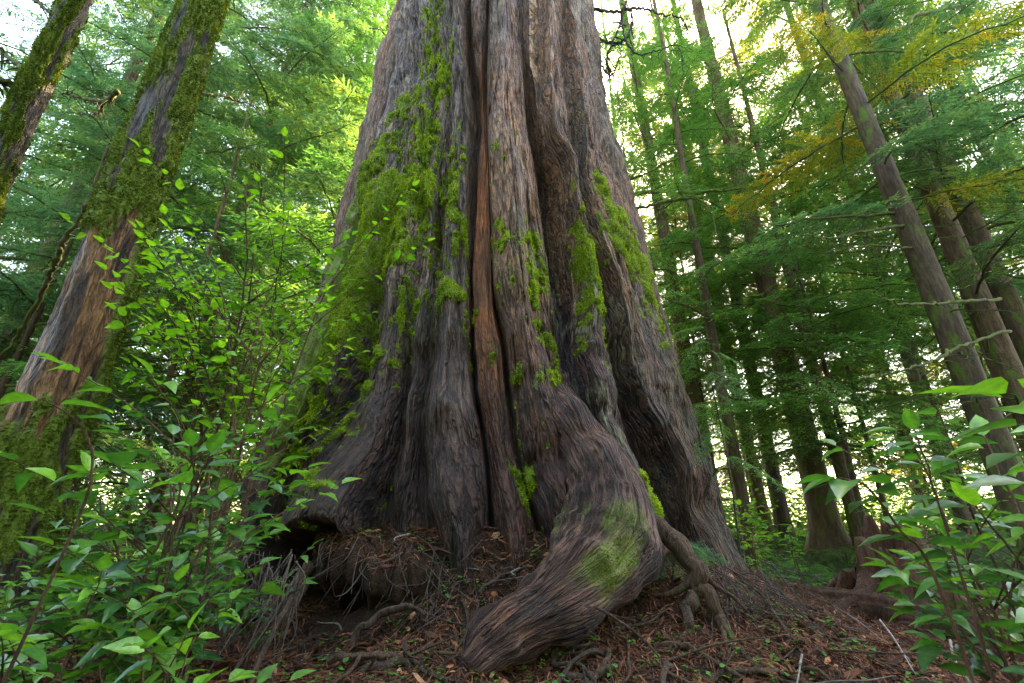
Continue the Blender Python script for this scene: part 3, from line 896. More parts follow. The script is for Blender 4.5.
k3 = sstep(.0, .5, fbm(vv[:, 0] * 2 + 9, vv[:, 1] * 2, vv[:, 2] * 2.6, seed=9, octv=4))[:, None]
fc = fc * (1 - .45 * k3) + np.array([.075, .058, .050]) * .45 * k3
k4 = sstep(.25, .5, fbm(vv[:, 0] * 7, vv[:, 1] * 7, vv[:, 2] * 7, seed=10, octv=3))[:, None]
fc = fc * (1 - .4 * k4) + np.array([.15, .10, .075]) * .4 * k4
uvf = np.concatenate([np.stack([A * .42, S], -1).reshape(-1, 2), [[0, S.max()]]])
me = raw_mesh("foot_root", vv - CED, close_q(n_, s_), tt, [M_CEDAR], None, True, {"col": np.clip(fc * np.array([1.28, .98, .80]), .01, .5), "moss": mf, "woodm": np.zeros(len(vv))}, uvf)
tag(link("root", me, cedar), "thick foot-like root bending left at the front of the cedar")
ctr = np.repeat(spline(fp[:, :3], n_), s_, 0)
nf = vv[:-1] - ctr
nf /= np.linalg.norm(nf, axis=1, keepdims=True) + 1e-9
ids = np.flatnonzero((mf[:-1] > .15) & (rng.random(len(mf) - 1) < mf[:-1] ** 2))
if len(ids):
    ids = rng.choice(ids, min(7000, len(ids)), replace=False)
    tufts("foot_moss", vv[ids], nf[ids], 3, .015, M_FMOSS, cedar, origin=CED)

# smaller exposed roots: pixel, depth (y), radius
ROOTS = [
    [(648, 520, 4.2, .09), (668, 538, 3.95, .10), (688, 558, 3.8, .105), (699, 586, 3.7, .10), (716, 618, 3.6, .085), (736, 646, 3.5, .065)],
    [(697, 588, 3.72, .06), (687, 610, 3.62, .06), (686, 640, 3.5, .05), (678, 668, 3.4, .04), (676, 692, 3.3, .03)],
    [(352, 640, 3.6, .03), (368, 622, 3.62, .04), (388, 611, 3.65, .042), (410, 608, 3.66, .036), (424, 612, 3.64, .03)],
    [(330, 655, 3.45, .03), (362, 657, 3.42, .036), (392, 656, 3.4, .036), (408, 660, 3.37, .03)],
    [(340, 690, 3.2, .035), (368, 672, 3.28, .05), (396, 662, 3.33, .05), (412, 672, 3.3, .04)],
    [(560, 676, 3.2, .03), (588, 678, 3.18, .042), (612, 668, 3.2, .036), (632, 660, 3.25, .022)],
    [(700, 690, 3.1, .04), (718, 676, 3.15, .035), (735, 668, 3.2, .02)],
    [(795, 690, 3.2, .02), (778, 660, 3.4, .022), (788, 638, 3.6, .022), (775, 615, 3.8, .022), (762, 596, 4.0, .02), (742, 580, 4.3, .02)],
    [(405, 535, 4.25, .03), (430, 545, 4.1, .028), (452, 556, 4.0, .026), (470, 568, 3.9, .02)],
    [(250, 680, 2.9, .018), (268, 640, 3.1, .024), (290, 600, 3.4, .028), (300, 566, 3.7, .03)],
    [(430, 640, 3.5, .016), (428, 660, 3.4, .02), (432, 690, 3.25, .02)],
    [(520, 575, 3.95, .016), (560, 590, 3.5, .016), (600, 610, 3.28, .016), (640, 636, 3.2, .014), (668, 670, 3.1, .01)],
    [(480, 590, 3.75, .018), (505, 575, 3.9, .02), (545, 560, 4.05, .022)],
    [(310, 560, 4.2, .05), (300, 590, 4.0, .05), (285, 620, 3.8, .04)],
]
for _e in range(26):
    rx_, ry_ = rng.uniform(-1.1, 2.3), rng.uniform(2.75, 3.9)
    if math.hypot(rx_ - CED[0], ry_ - CY) < 3.45:
        continue
    ra_ = math.atan2(ry_ - CY, rx_ - CED[0]) + rng.normal() * .7
    rl_, rr0 = rng.uniform(.3, .9), rng.uniform(.012, .03)
    ROOTS.append([("w", rx_ + math.cos(ra_ + .5 * u_ * rng.normal()) * rl_ * u_, ry_ + math.sin(ra_ + .5 * u_ * rng.normal()) * rl_ * u_, rr0 * (1.1 - .5 * u_), rng.uniform(0, .06)) for u_ in (0, .25, .5, .75, 1)])
for k_, rt in enumerate(ROOTS):
    q = spline(np.array([[n_[1], n_[2], float(ground_z(n_[1], n_[2])) + n_[4], n_[3]] if n_[0] == 'w' else [*at(*n_[:3]), n_[3]] for n_ in rt]), 9 + len(rt))
    q[:, :3] += rng.normal(size=(len(q), 3)) * q[:, 3:] * .18
    q[:, 3] *= .66 * (1 + .10 * rng.normal(size=len(q)).clip(-1.2, 1.2)) * np.linspace(1.1, .6, len(q))
    p = q
    gz = ground_z(p[:, 0], p[:, 1])
    p[:, 2] = np.maximum(p[:, 2], gz - p[:, 3] * (.1 if k_ < 2 else .35))
    p[[0, -1], 2] -= p[[0, -1], 3] * 1.5
    v, A, S, rad = root(p[:, :3], p[:, 3], 22, 90, fib=.16)
    n_, s_ = v.shape[:2]
    mb = MB()
    mb.add(v.reshape(-1, 3) - CED, close_q(n_, s_))
    for _b in range(3):
        k2_ = int(rng.integers(2, len(p) - 2))
        d_ = p[k2_ + 1, :3] - p[k2_, :3]
        d_ = d_ / (np.linalg.norm(d_) + 1e-9) + rng.normal(size=3) * [.8, .8, .1]
        ln_ = rng.uniform(.15, .5)
        bp = np.array([p[k2_, :3] + d_ * ln_ * u_ + rng.normal(size=3) * .03 * u_ for u_ in (0, .3, .65, 1)])
        bp[1:, 2] = np.maximum(ground_z(bp[1:, 0], bp[1:, 1]) + .006, bp[1:, 2] - .2 * ln_ * np.array([.3, .6, 1]))
        tube(mb, spline(bp, 18) - CED, np.linspace(p[k2_, 3] * .55, .004, 18), 9, wob=.3, seed=_b + k_ * 7)
    link("root", mb.mesh("root", [M_ROOT]), cedar)

# matted ledge of roots and soil over the hollow
ia, ir = np.meshgrid(np.linspace(-25, 13, 150), np.linspace(0, 1, 40), indexing='ij')
ar = np.radians(ia)
ed = np.interp(ia, [-25, -20, -14, -8, -3, 2, 13], [3.35, 3.56, 3.74, 3.76, 3.66, 3.5, 3.3]) + .11 * vn(ia * .3, ia * 0, seed=97) + .06 * vn(ia * 1.1, ia * 0, seed=98) - .004
rl = 2.95 + (ed - 2.95) * ir
lx_, ly_ = CED[0] + rl * np.sin(ar), CY - rl * np.cos(ar)
tz = ledge_top(lx_, ly_)[0]
bz = tz - .09 - .30 * (1 - ir) ** .3 - .20 * np.clip(.5 + fbm(lx_ * 6, ly_ * 6, seed=96, octv=3), 0, 1.5) * (1 - ir ** 4)
nv_ = ia.size
mbq = grid_quads(150, 40, False)
rim = np.array([[i * 40 + 39, (i + 1) * 40 + 39, nv_ + (i + 1) * 40 + 39, nv_ + i * 40 + 39] for i in range(149)])
vv = np.concatenate([np.stack([lx_, ly_, tz], -1).reshape(-1, 3), np.stack([lx_, ly_, bz], -1).reshape(-1, 3)]) - CED
me = raw_mesh("root_mat", vv, np.concatenate([mbq, mbq[:, ::-1] + nv_, rim]), np.zeros((0, 3), int), [M_GROUND], None, True, {"far": np.zeros(len(vv))})
link("root_mat", me, cedar)

# hair-thin rootlets hanging around the hollow and the right side
mb = MB()
for k in range(420):
    side = rng.random()
    if side < .26:
        b = at(rng.uniform(225, 300), rng.uniform(530, 600), rng.uniform(3.0, 3.9))
        dr = np.array([rng.uniform(-.25, .1), rng.uniform(-.25, .1), -rng.uniform(.15, .6)])
    elif side < .70:
        tt_ = rng.uniform(-23, 2)
        b = np.array([CED[0] + 3.62 * math.sin(R(tt_)), CY - 3.62 * math.cos(R(tt_)), 0]) + rng.normal(size=3) * .1
        b[2] = surf_z(b[0], b[1]) + .01
        dr = np.array([rng.uniform(-.25, .25), -rng.uniform(.05, .3), -rng.uniform(.05, .35)])
    else:
        b = at(rng.uniform(690, 775), rng.uniform(560, 620), rng.uniform(3.8, 4.4))
        dr = np.array([rng.uniform(-.25, .45), -rng.uniform(.0, .45), -rng.uniform(.1, .5)])
    g = float(ground_z(b[0], b[1]))
    b[2] = max(min(b[2], g + .7), g + .01)
    m1 = b + dr * .5 + rng.normal(size=3) * .05
    e = b + dr + rng.normal(size=3) * .05
    e[2] = max(e[2], float(ground_z(e[0], e[1])) + .005)
    m1[2] = max(m1[2], float(ground_z(m1[0], m1[1])) + .008)
    p = spline([b, m1, e], 8)
    tube(mb, p, np.linspace(.0042, .0015, 8) * rng.uniform(.5, 1.5), 5, c=.5 * rng.beta(1.2, 2.5))
mb.v = [a - CED for a in mb.v]
tag(link("rootlets", mb.mesh("rootlets", [M_STICK]), cedar), kind="stuff")

# bark strip peeling at the left edge and the bare branches at the top right belong to the cedar
mb = MB()
p = np.array([at(386, 62, 6.9), at(376, 102, 6.8), at(367, 135, 6.75), at(357, 165, 6.7)])
tube(mb, spline(p, 16) - CED, np.linspace(.02, .05, 16), 6)
link("bark_strip", mb.mesh("bark_strip", [M_TWIG]), cedar)


def bare_branch(paths, y0, parent, org, mat=M_TWIG, hair=True, label=None):
    mb = MB()
    for k, (pts, r0, r1) in enumerate(paths):
        p = np.array([at(a, b, y0 + dy) for a, b, dy in pts])
        p = spline(p, 10 * len(pts))
        p += .012 * rng.normal(size=p.shape)
        tube(mb, p - org, np.linspace(r0, r1, len(p)), 7, wob=.3, seed=k)
        if hair:
            for q in range(len(p)):
                if rng.random() < .5:
                    d = rng.normal(size=3) * .12 + np.array([0, 0, -.05])
                    tube(mb, np.array([p[q], p[q] + d * .6, p[q] + d + np.array([0, 0, -.05])]) - org, [r1, r1 * .7, r1 * .3], 4)
    o = link("branch", mb.mesh("branch", [mat]), parent)
    if label:
        o["label"] = label
    return o


bare_branch([([(588, 8, 0), (612, 12, -.2), (636, 8, -.5), (660, 14, -.6), (680, 18, -.6), (690, 34, -.6)], .035, .008),
             ([(628, 0, -.4), (622, 20, -.4), (628, 45, -.5), (640, 55, -.5), (660, 50, -.5), (678, 46, -.5), (684, 75, -.5)], .025, .006),
             ([(590, 30, 0), (605, 42, -.2), (625, 40, -.4), (632, 20, -.4), (626, 2, -.4)], .03, .015),
             ([(612, 75, -.3), (606, 60, -.3), (616, 35, -.4), (622, 18, -.4)], .01, .02),
             ([(592, 55, 0), (602, 66, -.2), (612, 75, -.3), (622, 50, -.3)], .03, .008)],
            6.6, cedar, CED, label="tangle of bare curling dead branches at the upper right of the cedar trunk")
print("cedar", round(time.time() - T0, 1))


# ------------------------------------------------------------------ conifer boughs
def strips(mb, P, D, W, c, m, up=None):
    """flat needle strips: base points P, vectors D (length included), half-width vectors W"""
    n = len(P)
    v = np.stack([P - W * .5, P + W * .5, P + D * .6 + W, P + D * .6 - W, P + D], 1)
    base = np.arange(n)[:, None] * 5
    mb.add(v.reshape(-1, 3), (base + np.array([0, 1, 2, 3])), (base + np.array([3, 2, 4])), m, np.repeat(c, 5))


def bough(seed, L=2.4, dense=1.0, droop=.35, bare=.25, tl=.11, tw=.011, spread=.42):
    """one conifer bough along +X: returns (wood mesh builder, foliage mesh builder)"""
    g = np.random.default_rng(seed)
    wd, fo = MB(), MB()
    n = 14
    x = np.linspace(0, L, n)
    ax = np.stack([x, .08 * L * np.sin(x / L * 3 + g.uniform(0, 6)) * x / L, .10 * x - droop * L * (x / L) ** 2 + .02 * g.normal(size=n)], -1)
    tube(wd, ax, np.linspace(.022, .004, n) * L / 2.4, 6)
    pos = lambda t: np.array([np.interp(t * L, x, ax[:, i]) for i in range(3)])
    k = int(L / .075 * dense)
    PP, DDs, WW, CC = [], [], [], []
    for i in range(k):
        t = bare + (1 - bare) * (i + g.random()) / k
        sgn = 1 if i % 2 else -1
        l2 = L * spread * (1 - .8 * t) * g.uniform(.55, 1.15) * min(1, (t - bare) * 6 + .35)
        b = pos(t)
        an = sgn * R(g.uniform(42, 78))
        d = np.array([math.cos(an), math.sin(an), g.uniform(-.25, .12)])
        nn = max(3, int(l2 / .045))
        s = np.linspace(.08, 1, nn)
        line = b + np.outer(s * l2, d) + np.outer((s ** 2) * l2, [.1, 0, -.28])
        tube(wd, line[:: max(1, nn // 4)] if nn > 5 else line, .0035, 3, cap=False)
        if g.random() < .06:
            continue
        cc = np.clip(.45 + .2 * g.normal() + .25 * t, 0, 1)
        for q in range(nn):
            if g.random() < .10:
                continue
            for sg in (-1, 1):
                a2 = an + sg * R(g.uniform(30, 65))
                l3 = tl * g.uniform(.6, 1.35) * (1.15 - .5 * s[q])
                dv_ = np.array([math.cos(a2), math.sin(a2), g.uniform(-.55, .15)]) * l3
                wv = np.cross(dv_, [g.normal() * .35, g.normal() * .35, 1])
                wv = wv / (np.linalg.norm(wv) + 1e-9) * tw * g.uniform(.8, 1.5)
                PP.append(line[q])
                DDs.append(dv_)
                WW.append(wv)
                CC.append(np.clip(cc + .1 * g.normal(), 0, 1))
        PP.append(line[-1])
        DDs.append(d * tl)
        WW.append(np.cross(d, [0, 0, 1]) * tw)
        CC.append(min(1, cc + .15))
    strips(fo, np.array(PP), np.array(DDs), np.array(WW), np.array(CC), 0)
    return wd, fo


BOUGHS = []
for s in range(6):
    w_, f_ = bough(100 + s, 3.0, 1.35, .18 + .05 * s, .16, .14, .0095, .42)
    BOUGHS.append((w_, f_))
FRESH = [bough(200 + s, 2.6, 1.6, .18 + .05 * s, .10, .10, .0085, .48) for s in range(4)]
BWOOD = [w_.mesh("bough_wood", [M_BRANCH]) for w_, _ in BOUGHS]
FWOOD = [w_.mesh("bough_wood", [M_BRANCH]) for w_, _ in FRESH]
BFOL = {m.name: [f_.mesh("bough_needles", [m], False) for _, f_ in BOUGHS] for m in (M_NEEDLE, M_BLUE, M_SUNLIT)}
FFOL = [f_.mesh("bough_needles", [M_FRESH], False) for _, f_ in FRESH]


def dead_bough(seed, L=2.0, n=9):
    g = np.random.default_rng(seed)
    mb = MB()
    x = np.linspace(0, L, 12)
    ax = np.stack([x, .1 * np.cumsum(g.normal(size=12)) * .3, .03 * x - .10 * x ** 2 + .04 * np.cumsum(g.normal(size=12)) * .4], -1)
    tube(mb, ax, np.linspace(.02, .004, 12), 6, wob=.3)
    for i in range(n):
        t = g.uniform(.2, .97)
        b = np.array([np.interp(t * L, x, ax[:, k]) for k in range(3)])
        an = g.choice([-1, 1]) * R(g.uniform(35, 80))
        l2 = g.uniform(.2, .7) * (1.1 - t)
        d = np.array([math.cos(an), math.sin(an), g.uniform(-.3, .3)]) * l2
        p = spline([b, b + d * .5 + g.normal(size=3) * .03, b + d + np.array([0, 0, -.12 * l2])], 6)
        tube(mb, p, np.linspace(.008, .002, 6), 4)
        if g.random() < .6:
            d2 = np.array([math.cos(an * .3), math.sin(an * .3), -.2]) * l2 * .5
            tube(mb, np.array([p[3], p[3] + d2]), [.004, .0015], 3)
    return mb.mesh("dead_bough", [M_BRANCH])


DEAD = [dead_bough(300 + s) for s in range(5)]


def trunk_mesh(h, r0, seed, mat, lean=(0, 0), bend=0.0, seg=26, nz=70, flare=.35, knobs=True):
    g = np.random.default_rng(seed)
    z = np.concatenate([np.linspace(-.3, 2.5, nz // 3), np.linspace(2.5, h, nz - nz // 3 + 1)[1:]])
    rr = r0 * (1 - .72 * np.clip(z, 0, h) / h) * (1 + flare * np.exp(-np.maximum(z, 0) / .35))
    a = np.arange(seg) / seg * 2 * np.pi
    A, Zg = np.meshgrid(a, z)
    fur = .06 * vn(np.cos(A) * 2 + 5, np.sin(A) * 2 + 5, Zg * .7, seed=seed) + .035 * vn(np.cos(A) * 6 + 50, np.sin(A) * 6 + 50, Zg * 2.6, seed=seed + 1)
    but = .12 * np.exp(-np.maximum(Zg, 0) / .4) * np.cos(A * 5 + g.uniform(0, 6))
    r = rr[:, None] * (1 + fur + but)
    cx = lean[0] * z + bend * np.sin(z / h * 5 + g.uniform(0, 6))
    cy = lean[1] * z + bend * np.cos(z / h * 4 + g.uniform(0, 6))
    v = np.stack([cx[:, None] + r * np.cos(A), cy[:, None] + r * np.sin(A), Zg], -1).reshape(-1, 3)
    mb = MB()
    mb.add(v, close_q(len(z), seg))
    return mb.mesh("trunk", [mat]), (lambda q: np.array([np.interp(q, z, cx), np.interp(q, z, cy), q])), (lambda q: float(np.interp(q, z, rr)))


def conifer(name, label, x, y, r0, h=22, seed=0, fol=None, fresh=False, live=(5, 20), nlive=20, dead=(1.6, 6), ndead=10, blen=(.7, 1.5), lean=(0, 0), bend=.05, mat=None,
            group=None, flare=.35, facing=None, zb=None):
    g = np.random.default_rng(seed)
    z0 = float(ground_z(x, y)) if zb is None else zb
    t = thing(name, label, "tree", (x, y, z0), 0, group)
    me, pos, rad = trunk_mesh(h, r0, seed + 5, mat or M_BARK, lean, bend, flare=flare)
    link("trunk", me, t)
    ph = g.uniform(0, 6.28)
    for i in range(nlive):
        f = (i + g.random()) / nlive
        z = live[0] + (live[1] - live[0]) * f
        az = ph + i * 2.4 + g.normal() * .3
        if facing is not None and g.random() < facing[1]:
            az = facing[0] + g.normal() * .7
        s = (blen[0] + (blen[1] - blen[0]) * (1 - f)) * g.uniform(.75, 1.25)
        k = int(g.integers(100))
        wm = FWOOD[k % 4] if fresh else BWOOD[k % 6]
        fq = fol if isinstance(fol, tuple) else (fol or M_NEEDLE,)
        fm = FFOL[k % 4] if fresh else BFOL[fq[int(g.integers(len(fq)))].name][k % 6]
        p = pos(z)
        br = link("branch", wm, t, p, (g.normal() * .15, g.uniform(-.15, .3), az), s)
        link("foliage", fm, br)
    for i in range(ndead):
        z = g.uniform(*dead)
        br = link("branch", DEAD[int(g.integers(5))], t, pos(z), (g.normal() * .2, g.uniform(-.1, .35), g.uniform(0, 6.28)), g.uniform(.45, 1.0))
    return t


def px_xy(px, y, py=525):
    d = ray(px, py)
    return d[0] / d[1] * y, y


def conif_at(px, py, y, **kw):
    x, y = px_xy(px, y, py)
    return dict(x=float(x), y=float(y), **kw)


# right-hand conifers
G1 = "tall conifers behind the giant cedar"
conifer("conifer", "tall straight conifer with brown trunk leaning over the right salal leaves", **conif_at(1012, 500, 7.2), r0=.225, h=26, seed=1, fol=(M_NEEDLE, M_NEEDLE, M_SUNLIT), live=(6.0, 22), nlive=33, dead=(2, 8), ndead=16, blen=(.5, 1.0), group=G1)
conifer("conifer", "dark shaded trunk standing between two thicker brown trunks at right", **conif_at(1062, 500, 9.0), r0=.27, h=26, seed=2, fol=M_NEEDLE, live=(5, 22), nlive=33, dead=(2, 8), ndead=14, blen=(.7, 1.2), group=G1, lean=(.01, 0))
conifer("conifer", "outermost brown conifer trunk at the right edge, crossed by a crooked mossy limb", **conif_at(1100, 520, 9.6), r0=.29, h=33, seed=3, fol=M_BLUE, live=(6.5, 23), nlive=36, dead=(3, 9), ndead=12, blen=(.8, 1.5), group=G1)
conifer("conifer", "conifer with flared buttressed foot beside the rotten stump", **conif_at(826, 540, 11.5), r0=.31, h=33, seed=4, fol=M_FRESH, fresh=True, live=(4, 23), nlive=46, dead=(1.6, 7), ndead=18, blen=(.6, 1.35), group=G1, flare=.8)
conifer("conifer", "slim dark trunk just left of the buttressed conifer", **conif_at(786, 543, 14), r0=.21, h=33, seed=5, fol=M_NEEDLE, live=(3.5, 23), nlive=53, dead=(1.5, 8), ndead=14, blen=(.6, 1.2), group=G1)
conifer("conifer", "slim dark trunk leaning slightly, second left of the buttressed conifer", **conif_at(768, 541, 15), r0=.19, h=33, seed=6, fol=(M_NEEDLE, M_SUNLIT), live=(5, 23), nlive=33, dead=(1.5, 8), ndead=14, blen=(.6, 1.2), group=G1, lean=(-.02, 0))
conifer("conifer", "thinnest pole-like trunk before the bright gap right of the cedar", **conif_at(745, 535, 16), r0=.13, h=33, seed=7, fol=(M_NEEDLE, M_SUNLIT), live=(5, 23), nlive=41, dead=(1.5, 8), ndead=12, blen=(.5, 1.0), group=G1)
conifer("conifer", "brown trunk rising close beside the right edge of the cedar", **conif_at(720, 535, 12.5), r0=.24, h=33, seed=8, fol=M_FRESH, fresh=True, live=(5, 23), nlive=61, dead=(2, 8), ndead=12, blen=(.6, 1.3), group=G1, lean=(-.03, 0))

# left-hand trees
conifer("conifer", "leaning brown trunk seen through leaves left of the cedar", **conif_at(162, 470, 10.5), r0=.19, h=22, seed=11, fol=M_BLUE, live=(4, 20), nlive=38, dead=(1.5, 7), ndead=18, blen=(.7, 1.4), group=G1, lean=(.03, 0))
conifer("conifer", "bright fresh green hemlock just behind the left edge of the cedar", -4.6, 11.5, .22, h=22, seed=12, fresh=True, live=(3.5, 20), nlive=46, dead=(1.5, 5), ndead=8, blen=(.8, 1.6), group=G1)
conifer("conifer", "bluish green conifer behind the mossy peeling trunk", -9.3, 9.5, .25, h=24, seed=13, fol=M_BLUE, live=(3, 22), nlive=46, dead=(1.5, 6), ndead=14, blen=(.9, 1.7), group=G1)
conifer("conifer", "bluish green conifer far left with long drooping boughs", -13, 11, .3, h=25, seed=14, fol=M_BLUE, live=(3, 22), nlive=46, dead=(1.5, 6), ndead=14, blen=(.9, 1.8), group=G1)
conifer("conifer", "bright green hemlock with feathery sprays right of the cedar", 4.9, 10.2, .14, h=17, seed=15, fresh=True, live=(3.0, 16), nlive=30, dead=(1.2, 3), ndead=6, blen=(.45, 1.25), group=G1)
conifer("conifer", "fresh green hemlock filling the gap left of the thick right trunks", 7.6, 10.8, .15, h=18, seed=16, fresh=True, live=(3.0, 17), nlive=30, dead=(1.2, 3), ndead=6, blen=(.45, 1.25), group=G1)
YH = [(6.9, 9.6, 9, "young hemlock with layered sprays in the clearing"), (9.4, 12.2, 12, "young hemlock between the thick right trunks"),
      (-6.6, 8.4, 11, "young hemlock between the peeled trunk and the airy bush"), (-8.6, 7.4, 9, "young hemlock with drooping sprays behind the peeled trunk"), (5.6, 13.0, 12, "young hemlock behind the slim dark trunks")]
for k, (x, y, h, lab) in enumerate(YH):
    conifer("hemlock", lab, x, y, .07, h=h, seed=150 + k, fresh=(k != 3), fol=M_BLUE, live=(2.2, h - .3), nlive=30, dead=(1.0, 2), ndead=4, blen=(.3, 1.15), group="young hemlocks", flare=.2)
print("near trees", round(time.time() - T0, 1))

# farther conifers of the same stand
frng = np.random.default_rng(77)
placed = []
for i in range(400):
    y = frng.uniform(13, 42)
    x = frng.uniform(-1.35, 1.45) * y
    if abs(x - CED[0] * 2) < y * .30 and y > 10:
        continue
    if any((x - a) ** 2 + (y - b) ** 2 < (1.5 + y * .05) ** 2 for a, b in placed):
        continue
    if 5 < x < 10 and y < 16:
        continue
    right = x > 0
    if right and frng.random() < .12:
        continue
    placed.append((x, y))
    if len(placed) >= 68:
        break
for i, (x, y) in enumerate(placed):
    right = x > 0
    fol = ((M_NEEDLE, M_SUNLIT) if frng.random() < .5 else (M_NEEDLE, M_BLUE)) if right else (M_BLUE if frng.random() < .6 else M_NEEDLE)
    conifer("conifer", "distant slender conifer back in the stand right of the cedar" if right else "distant conifer back in the dense stand left of the cedar",
            x, y, frng.uniform(.11, .22), h=frng.uniform(32, 40), seed=500 + i, fol=fol, live=((6.0 if y < 20 else 2.2) if right else 3.2, 31), nlive=34 if right else 32,
            dead=(1.5, 8), ndead=7, blen=(1.0, 2.1), group="far conifers right of the cedar" if right else "far conifers left of the cedar")
print("far trees", len(placed), round(time.time() - T0, 1))


# ------------------------------------------------------------------ mossy peeling trunk, left
def big_trunk(name, label, base_px, base_py, y, r_lo, r_hi, top_px, top_py, peel=None, seed=0, mossy=.6, h=14, cat="tree"):
    b = at(base_px, base_py, y)
    tq = at(top_px, top_py, y)
    z0 = float(ground_z(b[0], b[1]))
    org = np.array([b[0], b[1], z0])
    slope = (tq - b) / (tq[2] - b[2])
    nzz, seg = 420, 200
    z = np.linspace(-.2, h, nzz)
    a = np.arange(seg) / seg * 2 * np.pi
    A, Zg = np.meshgrid(a, z)
    zr = z0 + Zg - b[2]
    cx, cy = slope[0] * zr, slope[1] * zr
    r = r_lo + (r_hi - r_lo) * Zg / h
    r = r * (1 + .25 * np.exp(-np.maximum(Zg, 0) / .5))
    cA, sA = np.cos(A), np.sin(A)
    n1 = fbm(cA * 1.3 + 5, sA * 1.3 + 5, Zg * .8, seed=seed, octv=3)
    bark = vn(cA * 4 + 50, sA * 4 + 50, Zg * 3.2, seed=seed + 1) + .6 * vn(cA * 11 + 50, sA * 11 + 50, Zg * 9, seed=seed + 2)
    mo = sstep(.05, .3, n1 * .7 + .5 * fbm(cA * 3 + 20, sA * 3 + 20, Zg * 2.2, seed=seed + 3, octv=3) + mossy - .45)
    pe = np.zeros_like(r)
    if peel:
        zc = CAMZ + (np.array([at(0, q, y)[2] for q in peel]) - CAMZ) - z0
        edge = .4 * n1 + .28 * vn(cA * 5 + 9, sA * 5 + 9, Zg * 3, seed=seed + 9) + .10 * vn(cA * 14 + 9, sA * 14 + 9, Zg * 9, seed=seed + 10)
        pe = sstep(zc[0] - .1, zc[0] + .05, Zg + edge) * sstep(zc[1] + .12, zc[1] - .06, Zg + edge * 1.3)
        pe = pe * sstep(.80, .68, np.cos(A - R(42)) + .12 * n1)      # the right side keeps its bark
    mo = mo * (1 - pe)
    r = r * (1 + .05 * n1) + .012 * bark * (1 - .3 * pe) - .03 * pe + .022 * pe * fbm(cA * 3 + 4, sA * 3 + 4, Zg * 2.2, seed=seed + 12, octv=4) + mo * (.012 + .03 * np.clip(.5 + vn(cA * 9 + 3, sA * 9 + 3, Zg * 8, seed=seed + 5), 0, 1.3))
    v = np.stack([cx + r * cA, cy + r * sA, Zg], -1).reshape(-1, 3)
    nb_ = fbm(cA * 3 + 7, sA * 3 + 7, Zg * 1.2, seed=seed + 7, octv=4)[..., None]
    colb = np.array([.085, .058, .034]) * (1 + .3 * nb_)
    k = sstep(-.35, .35, nb_ + .6 * fbm(cA * 9 + 7, sA * 9 + 7, Zg * 1.5, seed=seed + 8, octv=3)[..., None])
    colp = np.array([.29, .135, .052]) * (1 - k) + np.array([.062, .034, .022]) * k
    colb = colb * (1 - pe[..., None]) + colp * pe[..., None]
    t = thing(name, label, cat, tuple(org))
    me = raw_mesh("trunk", v, close_q(nzz, seg), np.zeros((0, 3), int), [M_CEDAR], None, True, {"col": np.clip(colb, .01, .6).reshape(-1, 3), "moss": (mo * .9).ravel(), "woodm": (pe * .25).ravel()},
                  np.stack([A * .3, Zg], -1).reshape(-1, 2))
    link("trunk", me, t)
    N = np.stack([cA, sA, 0 * A], -1).reshape(-1, 3)
    ids = np.flatnonzero((mo.ravel() > .5) & (v[:, 2] < 9) & (N @ np.array([b[0], b[1], 0]) < .3 * np.linalg.norm(b[:2])))
    ids = rng.choice(ids, min(16000, len(ids)), replace=False)
    tufts(name + "_moss", v[ids], N[ids], 3, .03, M_DMOSS, t, .7)
    return t, org


mt, morg = big_trunk("mossy_snag", "old mossy trunk with a peeled patch of orange brown wood at left", 32, 470, 4.3, .335, .13, 206, -2, peel=(405, 215), seed=40, mossy=.98)
bare_branch([([(118, 92, 0), (105, 100, .3), (82, 98, .7), (60, 92, 1.0)], .035, .01), ([(105, 100, .3), (95, 115, .6), (70, 112, .9)], .02, .006)], 4.25, mt, morg, M_BRANCH, True, "dead branch stub with tufts of twigs")
bare_branch([([(175, 88, .1), (196, 92, .4), (228, 98, .8), (262, 108, 1.2)], .03, .008)], 4.25, mt, morg, M_BRANCH, True)
bare_branch([([(60, 250, .25), (50, 275, .4), (28, 320, .7), (0, 360, 1.0)], .03, .02), ([(88, 205, .15), (62, 245, .25)], .03, .03)], 4.3, mt, morg, M_BRANCH, False, "dark dead limb sloping down behind the mossy trunk")
lt, lorg = big_trunk("mossy_conifer", "lichen-covered trunk in the upper left corner", 16, 130, 5.0, .205, .12, 80, -5, seed=60, mossy=.42, h=15)
bare_branch([([(30, 75, 0), (12, 60, .3), (0, 48, .5)], .04, .02), ([(62, 20, 0), (40, 5, .2), (30, -8, .3)], .035, .015), ([(8, 82, -.1), (-8, 80, -.2)], .05, .03)], 4.95, lt, lorg, M_BRANCH, True)

